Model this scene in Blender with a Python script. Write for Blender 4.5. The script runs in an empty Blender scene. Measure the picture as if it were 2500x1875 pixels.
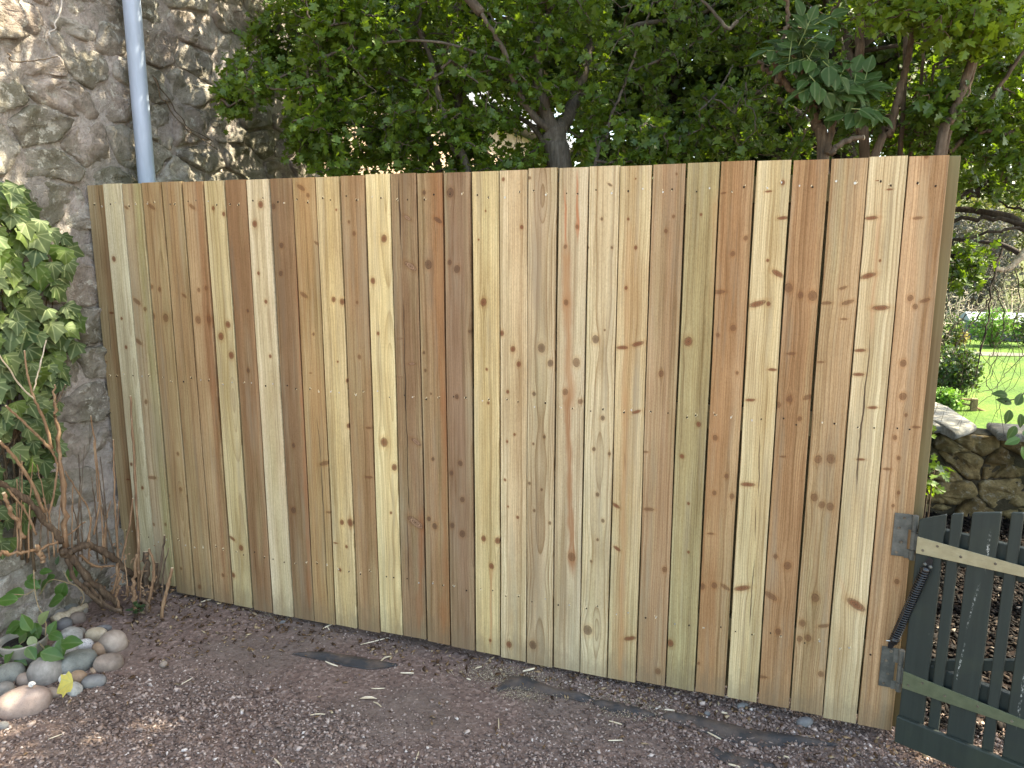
import bpy, bmesh, math, random
import numpy as np
from mathutils import Vector, Matrix, noise as mnoise

# ------------------------------------------------------------------ camera, sky, sun, exposure
scene = bpy.context.scene
F_PX, YAW, PITCH = 1824.45, -0.33968, 0.181646          # focal length in photo pixels (2500 wide)
CAM = np.array([2.74884, -2.42735, 1.51909])
cam_data = bpy.data.cameras.new("camera")
cam_data.sensor_width = 36.0
cam_data.lens = 36.0 * F_PX / 2500.0
cam_data.clip_start = 0.05
cam_data.clip_end = 2000.0
cam = bpy.data.objects.new("camera", cam_data)
scene.collection.objects.link(cam)
cam.location = CAM
cam.rotation_euler = (math.pi / 2 - PITCH, 0.0, -YAW)
scene.camera = cam

SUN_AZ, SUN_EL = math.radians(60), math.radians(53)      # azimuth from +Y towards +X
SUN = np.array([math.sin(SUN_AZ) * math.cos(SUN_EL), math.cos(SUN_AZ) * math.cos(SUN_EL), math.sin(SUN_EL)])
world = bpy.data.worlds.new("World")
scene.world = world
world.use_nodes = True
wn = world.node_tree
sky = wn.nodes.new("ShaderNodeTexSky")
sky.sky_type = 'NISHITA'
sky.sun_disc = False
sky.sun_elevation = SUN_EL
sky.sun_rotation = SUN_AZ
sky.air_density, sky.dust_density, sky.ozone_density = 1.0, 2.0, 1.0
bg = wn.nodes["Background"]
wn.links.new(sky.outputs[0], bg.inputs[0])
bg.inputs[1].default_value = 0.15
sun_data = bpy.data.lights.new("sun", 'SUN')
sun_data.energy = 4.0
sun_data.angle = math.radians(0.53)
sun_data.color = (1.0, 0.95, 0.86)
sun = bpy.data.objects.new("sun", sun_data)
scene.collection.objects.link(sun)
sun.rotation_euler = Vector(SUN).to_track_quat('Z', 'Y').to_euler()
sun.location = (6, 4, 12)
vs = scene.view_settings
vs.view_transform = 'Standard'
vs.look = 'None'
vs.gamma = 1.0
vs.use_curve_mapping = False
vs.exposure = 2.45
vs.use_white_balance = True          # the camera balanced for open shade
vs.white_balance_temperature = 7600
vs.white_balance_tint = 4
scene.cycles.max_bounces = 6
scene.cycles.diffuse_bounces = 3
scene.cycles.transmission_bounces = 4
scene.cycles.glossy_bounces = 2
scene.cycles.use_adaptive_sampling = True

# ------------------------------------------------------------------ projection helpers (photo pixel -> world point)
FW = np.array([math.sin(YAW) * math.cos(PITCH), math.cos(YAW) * math.cos(PITCH), -math.sin(PITCH)])
RT = np.array([math.cos(YAW), -math.sin(YAW), 0.0])
UP = np.cross(RT, FW)
def ray(x, y): return FW + RT * (x - 1250) / F_PX + UP * (937.5 - y) / F_PX
def onz(x, y, z): d = ray(x, y); return CAM + d * (z - CAM[2]) / d[2]
def ony(x, y, Y): d = ray(x, y); return CAM + d * (Y - CAM[1]) / d[1]
def onx(x, y, X): d = ray(x, y); return CAM + d * (X - CAM[0]) / d[0]
def atd(x, y, D): return CAM + ray(x, y) * D
def depth(P): return float((np.asarray(P) - CAM) @ FW)
def proj(P):
    P = np.atleast_2d(P) - CAM; d = P @ FW
    return 1250 + F_PX * (P @ RT) / d, 937.5 - F_PX * (P @ UP) / d, d
def smooth(a, b, x):
    t = np.clip((np.asarray(x, float) - a) / (b - a), 0, 1); return t * t * (3 - 2 * t)

# ------------------------------------------------------------------ object helpers
COL = scene.collection
def setp(o, label=None, cat=None, group=None, kind=None):
    if label: o["label"] = label
    if cat: o["category"] = cat
    if group: o["group"] = group
    if kind: o["kind"] = kind
    return o
def empty(name, loc=(0, 0, 0), **k):
    o = bpy.data.objects.new(name, None); COL.objects.link(o)
    o.location = loc; o.empty_display_size = 0.05
    return setp(o, **k)
def obj(name, me, mat=None, parent=None, loc=None, rot=None, **k):
    """parent empties carry a location only; parts are given in world space and stored relative to it"""
    o = bpy.data.objects.new(name, me); COL.objects.link(o)
    if mat is not None and not me.materials: me.materials.append(mat)
    if loc is not None: o.location = loc
    if rot is not None: o.rotation_euler = rot
    if parent is not None:
        o.parent = parent
        o.matrix_parent_inverse = parent.matrix_basis.inverted()
    return setp(o, **k)
def arr_mesh(name, V, Fq, smooth_=False, col=None):
    """mesh from numpy arrays; Fq is an (n,k) index array or a list of such arrays"""
    V = np.ascontiguousarray(V, dtype=np.float32).reshape(-1, 3)
    if not isinstance(Fq, list): Fq = [Fq]
    Fq = [np.asarray(f, dtype=np.int32) for f in Fq if len(f)]
    me = bpy.data.meshes.new(name)
    me.vertices.add(len(V)); me.vertices.foreach_set("co", V.ravel())
    loops = np.concatenate([f.ravel() for f in Fq])
    tot = np.concatenate([np.full(len(f), f.shape[1], np.int32) for f in Fq])
    start = np.concatenate([[0], np.cumsum(tot)[:-1]]).astype(np.int32)
    me.loops.add(len(loops)); me.loops.foreach_set("vertex_index", loops)
    me.polygons.add(len(tot)); me.polygons.foreach_set("loop_start", start)
    me.update(calc_edges=True)
    if smooth_: me.polygons.foreach_set("use_smooth", np.ones(len(tot), bool))
    if col is not None:
        a = me.attributes.new("lv", 'FLOAT', 'POINT'); a.data.foreach_set("value", np.asarray(col, np.float32))
    me.validate()
    return me
class MB:
    """collects shapes into one mesh"""
    def __init__(s): s.v = []; s.f = []
    def add(s, V, F):
        b = len(s.v); s.v.extend([tuple(map(float, p)) for p in V]); s.f.extend([tuple(b + i for i in f) for f in F]); return s
    def box(s, x0, x1, y0, y1, z0, z1, M=None):
        V = [(x, y, z) for x in (x0, x1) for y in (y0, y1) for z in (z0, z1)]
        if M is not None: V = [tuple(M @ Vector(p)) for p in V]
        return s.add(V, [(0, 1, 3, 2), (4, 6, 7, 5), (0, 4, 5, 1), (2, 3, 7, 6), (0, 2, 6, 4), (1, 5, 7, 3)])
    def tube(s, pts, rad, sides=8, caps=True):
        pts = [np.asarray(p, float) for p in pts]; n = len(pts)
        if np.isscalar(rad): rad = [rad] * n
        ref = np.array([0.31, 0.17, 0.93]); V = []; F = []
        for i, p in enumerate(pts):
            t = pts[min(i + 1, n - 1)] - pts[max(i - 1, 0)]; t /= np.linalg.norm(t) + 1e-9
            a = np.cross(t, ref)
            if np.linalg.norm(a) < 0.2: a = np.cross(t, [1, 0, 0])
            a /= np.linalg.norm(a); b = np.cross(t, a)
            for k in range(sides):
                an = 2 * math.pi * k / sides
                V.append(p + rad[i] * (a * math.cos(an) + b * math.sin(an)))
        for i in range(n - 1):
            for k in range(sides):
                k2 = (k + 1) % sides
                F.append((i * sides + k, i * sides + k2, (i + 1) * sides + k2, (i + 1) * sides + k))
        if caps:
            F.append(tuple(range(sides))[::-1]); F.append(tuple((n - 1) * sides + k for k in range(sides)))
        return s.add(V, F)
    def prism(s, poly, off):
        n = len(poly); V = [np.asarray(p, float) for p in poly] + [np.asarray(p, float) + np.asarray(off) for p in poly]
        F = [tuple(range(n))[::-1], tuple(range(n, 2 * n))] + [(i, (i + 1) % n, n + (i + 1) % n, n + i) for i in range(n)]
        return s.add(V, F)
    def mesh(s, name, smooth_=False, bevel=0.0, fix=True):
        me = bpy.data.meshes.new(name); me.from_pydata(s.v, [], s.f)
        if bevel or fix:
            bm = bmesh.new(); bm.from_mesh(me)
            if bevel:
                bmesh.ops.bevel(bm, geom=bm.edges[:], offset=bevel, segments=1, affect='EDGES', profile=0.5)
            if fix: bmesh.ops.recalc_face_normals(bm, faces=bm.faces[:])
            bm.to_mesh(me); bm.free()
        if smooth_: me.polygons.foreach_set("use_smooth", np.ones(len(me.polygons), bool))
        me.update()
        return me
def spline(pts, n):
    """Catmull-Rom resample"""
    P = [np.asarray(p, float) for p in pts]
    if len(P) == 2: return [P[0] + (P[1] - P[0]) * t for t in np.linspace(0, 1, n)]
    P = [2 * P[0] - P[1]] + P + [2 * P[-1] - P[-2]]; m = len(P) - 3; out = []
    for k in range(n):
        t = k / (n - 1) * m; i = min(int(t), m - 1); u = t - i
        a, b, c, d = P[i:i + 4]
        out.append(0.5 * (2 * b + (c - a) * u + (2 * a - 5 * b + 4 * c - d) * u * u + (3 * b - a - 3 * c + d) * u ** 3))
    return out
def jit(pts, amt, seed):
    r = np.random.default_rng(seed)
    return [p + (r.normal(0, amt, 3) if 0 < i < len(pts) - 1 else 0) for i, p in enumerate(pts)]

# ------------------------------------------------------------------ material helpers
def lin(r, g, b):
    f = lambda c: (c / 255 / 12.92) if c / 255 <= 0.04045 else ((c / 255 + 0.055) / 1.055) ** 2.4
    return (f(r), f(g), f(b))
class NT:
    def __init__(s, tree): s.t = tree; s.n = tree.nodes; s.l = tree.links
    def put(s, sock, v):
        if v is None: return
        if isinstance(v, bpy.types.NodeSocket): s.l.new(v, sock)
        elif isinstance(v, (tuple, list)):
            v = tuple(v)
            if sock.type == 'RGBA' and len(v) == 3: v = v + (1.0,)
            sock.default_value = v
        else: sock.default_value = v
    def node(s, t, props=None, **ins):
        nd = s.n.new(t)
        for k, v in (props or {}).items(): setattr(nd, k, v)
        for k, v in ins.items():
            s.put(nd.inputs[int(k[1:]) if k[0] == 'i' and k[1:].isdigit() else k.replace('_', ' ')], v)
        return nd
    def m(s, op, a, b=None, c=None, clamp=False):
        nd = s.n.new("ShaderNodeMath"); nd.operation = op; nd.use_clamp = clamp
        for i, v in enumerate((a, b, c)): s.put(nd.inputs[i], v)
        return nd.outputs[0]
    def mixc(s, f, a, b, mode='MIX'):
        nd = s.n.new("ShaderNodeMix"); nd.data_type = 'RGBA'; nd.blend_type = mode
        s.put(nd.inputs[0], f); s.put(nd.inputs[6], a); s.put(nd.inputs[7], b)
        return nd.outputs[2]
    def noise(s, vec, scale, detail=3.0, rough=0.5, dist=0.0, dim='3D', w=None):
        nd = s.n.new("ShaderNodeTexNoise"); nd.noise_dimensions = dim
        if vec is not None and dim != '1D': s.put(nd.inputs["Vector"], vec)
        if w is not None: s.put(nd.inputs["W"], w)
        s.put(nd.inputs["Scale"], scale); s.put(nd.inputs["Detail"], detail); s.put(nd.inputs["Roughness"], rough); s.put(nd.inputs["Distortion"], dist)
        return nd.outputs["Fac"]
    def vor(s, vec, scale, feature='F1', out="Distance", rnd=1.0):
        nd = s.n.new("ShaderNodeTexVoronoi"); nd.feature = feature
        s.put(nd.inputs["Vector"], vec); s.put(nd.inputs["Scale"], scale); s.put(nd.inputs["Randomness"], rnd)
        return nd.outputs[out]
    def mr(s, v, a, b, c=0.0, d=1.0, smoothstep=False):
        nd = s.n.new("ShaderNodeMapRange")
        if smoothstep: nd.interpolation_type = 'SMOOTHSTEP'
        for i, x in enumerate((v, a, b, c, d)): s.put(nd.inputs[i], x)
        return nd.outputs[0]
    def ramp(s, f, stops):
        nd = s.n.new("ShaderNodeValToRGB"); e = nd.color_ramp.elements
        while len(e) < len(stops): e.new(0.5)
        for el, (p, c) in zip(e, stops): el.position = p; el.color = tuple(c) + (1.0,)
        s.put(nd.inputs[0], f); return nd.outputs[0]
    def comb(s, x, y, z):
        nd = s.n.new("ShaderNodeCombineXYZ")
        for i, v in enumerate((x, y, z)): s.put(nd.inputs[i], v)
        return nd.outputs[0]
    def sep(s, v):
        nd = s.n.new("ShaderNodeSeparateXYZ"); s.put(nd.inputs[0], v); return nd.outputs
    def vscale(s, v, sc):
        nd = s.n.new("ShaderNodeVectorMath"); nd.operation = 'MULTIPLY'; s.put(nd.inputs[0], v); nd.inputs[1].default_value = sc; return nd.outputs[0]
    def vadd(s, v, w):
        nd = s.n.new("ShaderNodeVectorMath"); nd.operation = 'ADD'; s.put(nd.inputs[0], v); s.put(nd.inputs[1], w); return nd.outputs[0]
    def bump(s, h, strength=0.5, dist=0.005, normal=None):
        nd = s.n.new("ShaderNodeBump"); s.put(nd.inputs["Height"], h); nd.inputs["Strength"].default_value = strength; nd.inputs["Distance"].default_value = dist
        if normal is not None: s.put(nd.inputs["Normal"], normal)
        return nd.outputs[0]
    def coord(s, which="Object"):
        nd = s.n.new("ShaderNodeTexCoord"); return nd.outputs[which]
    def orand(s):
        return s.n.new("ShaderNodeObjectInfo").outputs["Random"]
    def attr(s, name):
        nd = s.n.new("ShaderNodeAttribute"); nd.attribute_name = name; return nd.outputs["Fac"]
def mat(name):
    m = bpy.data.materials.new(name); m.use_nodes = True
    t = NT(m.node_tree); t.bsdf = m.node_tree.nodes["Principled BSDF"]; t.out = m.node_tree.nodes["Material Output"]
    return m, t
def fin(t, color, rough=0.8, normal=None, spec=0.3, metal=0.0):
    t.put(t.bsdf.inputs["Base Color"], color); t.put(t.bsdf.inputs["Roughness"], rough)
    t.put(t.bsdf.inputs["Specular IOR Level"], spec); t.put(t.bsdf.inputs["Metallic"], metal)
    if normal is not None: t.put(t.bsdf.inputs["Normal"], normal)
def simple(name, c1, c2, scale=20, rough=0.8, bump=0.3, bdist=0.003, metal=0.0, spec=0.3, stretch=(1, 1, 1), detail=6, coordk="Object"):
    m, t = mat(name); co = t.vscale(t.coord(coordk), stretch)
    n = t.noise(co, scale, detail, 0.6); r = t.orand()
    c = t.mixc(t.mr(t.m('ADD', n, t.m('MULTIPLY', t.m('SUBTRACT', r, 0.5), 0.35)), 0.3, 0.7), c1, c2)
    fin(t, c, rough, t.bump(t.noise(co, scale * 2.5, 5, 0.6), bump, bdist), spec, metal)
    return m
# ------------------------------------------------------------------ ground
def gz(x, y):
    x = np.asarray(x, float); y = np.asarray(y, float)
    z = -0.030 + 0.022 * smooth(1.0, 0.1, x) * smooth(-1.2, -0.1, y)        # soil heaped towards the house
    z = z - 0.012 * smooth(2.2, 3.0, x) * smooth(-0.5, 0.0, y)
    z = z + 0.006 * np.sin(x * 5.3 + 1.1 * np.sin(y * 4)) * np.cos(y * 6.1 + x * 2) + 0.004 * np.sin(x * 13.7 + y * 9.3)
    z = z - 2.6 * smooth(3.3, 12.0, y) * smooth(0.8, 3.4, x)                  # the bank falls to the field behind the garden wall
    return z
def grid_mesh(name, xs, ys, zf, smooth_=True):
    X, Y = np.meshgrid(xs, ys, indexing='ij'); Z = zf(X, Y)
    V = np.stack([X, Y, Z], -1).reshape(-1, 3); ny = len(ys)
    i, j = np.meshgrid(np.arange(len(xs) - 1), np.arange(ny - 1), indexing='ij')
    a = (i * ny + j).ravel()
    return arr_mesh(name, V, np.stack([a, a + ny, a + ny + 1, a + 1], 1), smooth_)

m_ground, t = mat("trodden_soil_and_gravel")
co = t.coord()
x_, y_, z_ = t.sep(co)
n1 = t.noise(co, 2.2, 4); n2 = t.noise(co, 60, 6, 0.7); n3 = t.noise(co, 9, 5, 0.6)
v1 = t.vor(co, 90); v2 = t.vor(co, 90, out="Color")
soil = t.ramp(t.m('ADD', t.m('MULTIPLY', n2, 0.6), t.m('MULTIPLY', n3, 0.4)), [(0.3, lin(86, 73, 66)), (0.5, lin(118, 104, 96)), (0.72, lin(146, 131, 122))])
grv = t.mixc(0.5, t.ramp(t.sep(v2)[0], [(0.0, lin(84, 66, 60)), (0.5, lin(122, 98, 90)), (0.85, lin(150, 126, 116)), (1.0, lin(182, 160, 148))]), soil)
c1 = t.mixc(t.mr(n1, 0.42, 0.58), soil, grv)
bark = t.ramp(t.noise(t.vscale(co, (1, 1, 1)), 55, 5, 0.7), [(0.3, lin(16, 11, 9)), (0.55, lin(32, 23, 19)), (0.75, lin(56, 43, 38))])
c2 = t.mixc(t.mr(y_, 0.12, 0.3), c1, bark)
fin(t, c2, 0.95, t.bump(t.m('ADD', t.m('MULTIPLY', v1, 0.5), n2), 0.7, 0.008), 0.15)
xs = np.concatenate([[-400, -120, -40, -14, -6, -3], np.linspace(-1.6, 5.2, 170), [5.6, 6.5, 8, 12, 20, 45, 120, 400]])
ys = np.concatenate([[-400, -120, -40, -14, -7], np.linspace(-3.6, 3.4, 150), np.linspace(3.8, 13, 20), [16, 24, 45, 120, 400]])
obj("ground", grid_mesh("ground", xs, ys, gz), m_ground, kind="structure")

m_field, t = mat("meadow_grass")
co = t.coord()
ga = t.noise(co, 0.5, 4); gb = t.noise(co, 14, 6, 0.7)
gc = t.ramp(t.m('ADD', t.m('MULTIPLY', ga, 0.45), t.m('MULTIPLY', gb, 0.55)), [(0.36, (0.040, 0.090, 0.010)), (0.5, (0.100, 0.185, 0.022)), (0.64, (0.18, 0.27, 0.042))])
fin(t, gc, 0.8, t.bump(gb, 1.0, 0.15), 0.2)
fx = np.concatenate([[3.2], np.linspace(4, 30, 60), [45, 80]]); fy = np.linspace(6.0, 44, 80)
def fieldz(X, Y): return gz(X, Y) + 0.012 + 0.03 * np.sin(X * 1.7 + Y * .6) * np.sin(Y * 1.1) + 0.02 + 0.02 * smooth(6, 10, Y)
obj("field", grid_mesh("field", fx, fy, fieldz), m_field, kind="structure")
m_path = simple("pale_path", lin(84, 84, 70), lin(108, 106, 92), 6, 0.95)
obj("path", grid_mesh("path", np.linspace(6, 40, 70), np.linspace(0, 1, 4), lambda X, Y: X * 0 + 0) , m_path, kind="structure")
_p = bpy.data.objects["path"].data
pv = np.array([v.co[:] for v in _p.vertices]); pv[:, 1] = 30.2 + 0.9 * pv[:, 1] + 0.05 * (pv[:, 0] - 6); pv[:, 2] = fieldz(pv[:, 0], pv[:, 1]) + 0.03
_p.vertices.foreach_set("co", pv.astype(np.float32).ravel())
m_hill = simple("wooded_hillside", (0.03, 0.05, 0.012), (0.08, 0.09, 0.03), 0.35, 0.95, 1.0, 0.4)
def hillz(X, Y): return -2.7 + 13 * smooth(44, 110, Y) + 1.2 * np.sin(X * 0.13) * np.sin(Y * 0.1 + 1)
obj("hill", grid_mesh("hill", np.linspace(-120, 160, 60), np.linspace(40, 260, 40), hillz), m_hill, kind="structure")

# ------------------------------------------------------------------ rubble masonry (each stone its own mesh)
def clip(poly, p, n):
    out = []; k = len(poly)
    for i in range(k):
        a, b = poly[i], poly[(i + 1) % k]; da = (a - p) @ n; db = (b - p) @ n
        if da <= 0: out.append(a)
        if (da < 0 < db) or (db < 0 < da): out.append(a + (b - a) * da / (da - db))
    return out
def rubble_cells(u0, u1, v0, v1, du, dv, seed, jx=0.40, jy=0.34):
    r = np.random.default_rng(seed); S = []; row = 0; v = v0 + dv / 2
    while v < v1 + dv:
        k = r.uniform(0.75, 1.25); u = u0 - du + r.uniform(0, du)
        while u < u1 + du:
            S.append((u + r.uniform(-jx, jx) * du, v + r.uniform(-jy, jy) * dv)); u += du * k * r.uniform(0.7, 1.4)
        v += dv * r.uniform(0.85, 1.15); row += 1
    S = np.array(S); asp = du / dv * 0.85; W = S * [1, asp]; cells = []
    for i, c in enumerate(W):
        if not (u0 <= S[i, 0] <= u1 and v0 <= S[i, 1] <= v1): continue
        poly = [c + np.array(d) * du * 1.3 for d in ((-1, -1), (1, -1), (1, 1), (-1, 1))]
        d2 = ((W - c) ** 2).sum(1)
        for j in np.argsort(d2)[1:16]:
            n = W[j] - c; poly = clip(poly, (c + W[j]) / 2, n)
            if len(poly) < 3: break
        if len(poly) >= 3: cells.append((S[i], np.array(poly) / [1, asp]))
    return cells
def stone_mesh(name, centre, poly, gap, proud, seed, rough=0.012, nb=40):
    """face lies in (u,v); w is outwards. returns mesh in local coordinates about centre"""
    r = np.random.default_rng(seed); P = poly - centre
    per = np.vstack([P, P[:1]]); L = np.concatenate([[0], np.cumsum(np.linalg.norm(np.diff(per, axis=0), axis=1))])
    s = np.linspace(0, L[-1], nb, endpoint=False)
    B = np.stack([np.interp(s, L, per[:, 0]), np.interp(s, L, per[:, 1])], 1)
    for _ in range(1): B = 0.5 * B + 0.25 * (np.roll(B, 1, 0) + np.roll(B, -1, 0))
    rad = np.linalg.norm(B, axis=1, keepdims=True); g = gap * r.uniform(0.6, 1.7)
    ph = r.uniform(0, 6.28, 3); an = np.arctan2(B[:, 1], B[:, 0])[:, None]
    off = Vector(r.uniform(-50, 50, 3))
    rag = np.array([[mnoise.fractal(Vector((b[0] * 16, b[1] * 16, 0)) + off, .8, 2.2, 4)] for b in B])
    B = B * np.clip(1 - g / rad + 0.10 * rag, 0.3, 1.06) * (1 + 0.04 * np.sin(3 * an + ph[0]))
    rings = [(1.02, -0.03), (1.0, -0.004), (0.97, proud * 0.75), (0.88, proud), (0.74, proud * 1.05), (0.58, proud * 1.1), (0.40, proud * 1.1), (0.2, proud * 1.1)]
    V = []; tilt = r.uniform(-0.10, 0.10, 2)
    for f, w in rings:
        for b in B * f:
            p = Vector((b[0], b[1], 0)); q = p * 9 + off
            n = mnoise.fractal(q, 0.7, 2.1, 5) * rough + (mnoise.ridged_multi_fractal(Vector((p.x * 5, p.y * 14, 0)) + off, 0.8, 2.1, 4, 0.8, 1.6) - 1.0) * rough * 0.55
            k = 0.0 if w < -.01 else (0.4 if w < 0 else 1.0)
            V.append((b[0] + k * mnoise.noise(q * 1.7) * 0.004, b[1] + k * mnoise.noise(q * 1.7 + off) * 0.004, w + k * (n + tilt @ b)))
    V.append((0, 0, proud * 1.1 + mnoise.fractal(off, 0.9, 2.1, 4) * rough))
    F = []
    nr = len(rings)
    for i in range(nr - 1):
        for k in range(nb):
            k2 = (k + 1) % nb; F.append((i * nb + k, i * nb + k2, (i + 1) * nb + k2, (i + 1) * nb + k))
    T = [((nr - 1) * nb + k, (nr - 1) * nb + (k + 1) % nb, nr * nb) for k in range(nb)]
    return np.array(V), F, T
def to_mesh(name, V, F, T, M, smooth_=True):
    V2 = V @ np.array(M).T
    return arr_mesh(name, V2, [np.array(F), np.array(T)], smooth_)

def stone_mat(name, a, b, c, moss, mossamt, lichen=0.0, scale=7):
    m, t = mat(name); g = t.coord("Generated"); co = t.n.new("ShaderNodeNewGeometry").outputs["Position"]
    n = t.noise(co, scale, 8, 0.65); r = t.orand(); n2 = t.noise(co, 42, 6, 0.7); n3 = t.noise(co, 3.1, 4)
    base = t.ramp(t.m('ADD', t.m('MULTIPLY', n, 0.75), t.m('MULTIPLY', r, 0.25)), [(0.28, a), (0.5, b), (0.72, c)])
    base = t.mixc(t.mr(n2, 0.38, 0.70, 0.0, 0.8), base, t.mixc(1.0, base, (0.42, 0.40, 0.38), 'MULTIPLY'))
    base = t.mixc(t.m('MULTIPLY', t.mr(n3, 0.42, 0.62), mossamt), base, t.mixc(t.mr(n2, 0.3, 0.7), moss, tuple(x * 1.7 for x in moss)))
    if lichen:
        l = t.noise(co, 23, 7, 0.72)
        base = t.mixc(t.m('MULTIPLY', t.mr(l, 0.54, 0.62), t.mr(t.noise(co, 2.6, 2), 0.40, 0.58, 0, lichen)), base, lin(196, 192, 180))
    fin(t, base, 0.92, t.bump(t.m('ADD', t.m('MULTIPLY', n2, 0.6), t.noise(co, 120, 4, 0.6)), 1.0, 0.010), 0.2)
    return m
MOSS = (0.085, 0.080, 0.048)
m_stone = stone_mat("grey_sandstone", lin(132, 124, 115), lin(168, 160, 149), lin(198, 190, 180), MOSS, 0.7, 0.9)
m_stone2 = stone_mat("brown_sandstone", lin(136, 124, 115), lin(170, 157, 147), lin(196, 184, 174), MOSS, 0.5, 0.8)
m_red = stone_mat("red_sandstone", lin(98, 64, 50), lin(118, 80, 64), lin(134, 98, 82), MOSS, 0.25, 0.4)
m_mortar = stone_mat("pink_lime_mortar", lin(154, 144, 137), lin(184, 173, 166), lin(206, 197, 190), (0.085, 0.08, 0.055), 0.45, 0.5, 11)

house = empty("house_wall", (0, -1.0, 0), label="old rubble stone house wall with pinkish mortar at the fence end", cat="wall")
# mortar sheet: faces +X
My, Mz = np.meshgrid(np.linspace(-2.2, 1.78, 170), np.linspace(-0.25, 4.6, 200), indexing='ij')
Mx = np.array([[-0.017 + 0.010 * mnoise.fractal(Vector((y * 7, z * 9, 3)), 0.7, 2.0, 5) + 0.010 * mnoise.noise(Vector((y * 3, z * 3, 9))) for z in Mz[0]] for y in My[:, 0]])
a = (np.arange(169)[:, None] * 200 + np.arange(199)[None]).ravel()
obj("mortar", arr_mesh("mortar", np.stack([Mx, My, Mz], -1), np.stack([a, a + 200, a + 201, a + 1], 1), True), m_mortar, house)
obj("wall_core", MB().box(-0.6, -0.06, -2.2, 1.78, -0.25, 4.6).mesh("wall_core"), m_mortar, house)
M_house = [[0, 0, 1], [1, 0, 0], [0, 1, 0]]       # (u,v,w) -> (x=w, y=u, z=v)
hid_v, hid_f, hid_t = [], [], []
nbv = 0
redp = onx(278, 253, 0.0); redp2 = onx(385, 425, 0)
cells = rubble_cells(-2.2, 1.78, -0.15, 4.5, 0.30, 0.155, 11)
for i, (c, poly) in enumerate(cells):
    r = random.Random(i * 7 + 1)
    V, F, T = stone_mesh("stone", c, poly, 0.007, r.uniform(0.003, 0.022), i + 5, r.uniform(0.016, 0.034))
    px, py, d = proj([0.0, c[0], c[1]])
    vis = d[0] > 0.3 and -80 < px[0] < 830 and -80 < py[0] < 1560 and not (c[0] > 0.12 and c[1] < 1.6)
    Vw = V @ np.array(M_house).T
    if vis:
        red = (abs(c[0] - redp[1]) < 0.09 and abs(c[1] - redp[2]) < 0.10) or (abs(c[0] - redp2[1]) < 0.09 and abs(c[1] - redp2[2]) < 0.08)
        me = arr_mesh("stone", Vw, [np.array(F), np.array(T)], True)
        obj("stone", me, m_red if red else (m_stone if r.random() < 0.62 else m_stone2), house, loc=(-0.012, c[0], c[1]))
    else:
        hid_v.append(Vw + [-0.012, c[0], c[1]]); hid_f.append(np.array(F) + nbv); hid_t.append(np.array(T) + nbv); nbv += len(V)
obj("stones", arr_mesh("stones", np.vstack(hid_v), [np.vstack(hid_f), np.vstack(hid_t)], True), m_stone2, house, kind="stuff")

# downpipe
m_pipe, t = mat("pale_blue_grey_plastic")
co = t.coord(); n = t.noise(t.vscale(co, (9, 9, 1.5)), 3, 6, 0.6)
fin(t, t.mixc(t.mr(n, 0.35, 0.75), lin(172, 184, 202), lin(146, 158, 172)), 0.42, t.bump(t.noise(co, 30, 3), 0.05, 0.002), 0.4)
pp = onx(301 * 1.1302, 200 * 1.1302, 0.075)
pipe = empty("downpipe", (0.075, pp[1], 0), label="pale blue grey plastic downpipe running down the stone wall", cat="pipe")
rp = 20.0 / F_PX * depth([0.075, pp[1], 1.9])
mb = MB(); mb.tube([(0.075, pp[1], z) for z in (-0.03, 0.5, 1.0, 1.8, 2.6, 3.6, 4.7)], rp, 40)
obj("pipe", mb.mesh("pipe", True), m_pipe, pipe)
for zc in (0.35, 3.5):
    mb = MB(); mb.tube([(0.075, pp[1], zc - 0.02), (0.075, pp[1], zc + 0.02)], rp + 0.004, 28); mb.box(-0.02, 0.04, pp[1] - 0.05, pp[1] + 0.05, zc - 0.018, zc + 0.018)
    obj("bracket", mb.mesh("bracket"), m_pipe, pipe)

# dead climber stems and a pale cable clinging to the wall
m_cable = simple("weathered_cable", lin(170, 160, 150), lin(205, 198, 188), 30, 0.6)
m_dead = simple("dead_ivy_stem", lin(84, 70, 56), lin(120, 104, 86), 60, 0.9)
def wallline(pts, r0, r1, x=0.022):
    P = [onx(px, py, x) for px, py in pts]; P = spline(P, 26)
    P = [p + [0.006 * math.sin(i * 0.9), 0.003 * math.sin(i * 1.3), 0] for i, p in enumerate(P)]
    mb = MB(); mb.tube(P, list(np.linspace(r0, r1, len(P))), 6); return mb
obj("cable", wallline([(158, -60), (153, 0), (142, 40), (133, 68), (121, 82), (117, 90)], 0.0038, 0.0032, 0.03).mesh("cable", True), m_cable, label="thin pale cable end hanging on the stone wall above the ivy", cat="cable")
for pts, lb in [([(18, 130), (32, 150), (60, 150), (100, 146), (140, 138)], "thin dead climber stem lying flat across mortar left of the downpipe"),
                ([(372, 185), (400, 225), (430, 270), (460, 310), (520, 345)], "dark dead climber stem trailing diagonally on the wall behind the fence"),
                ([(375, 190), (395, 240), (405, 250), (440, 300), (470, 325), (530, 365)], "forked dead climber stem low on the wall beside the downpipe")]:
    obj("dead_climber_stem", wallline(pts, 0.0035, 0.002).mesh("stem", True), m_dead, label=lb, cat="stem", group="dead climber stems on the wall")
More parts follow.
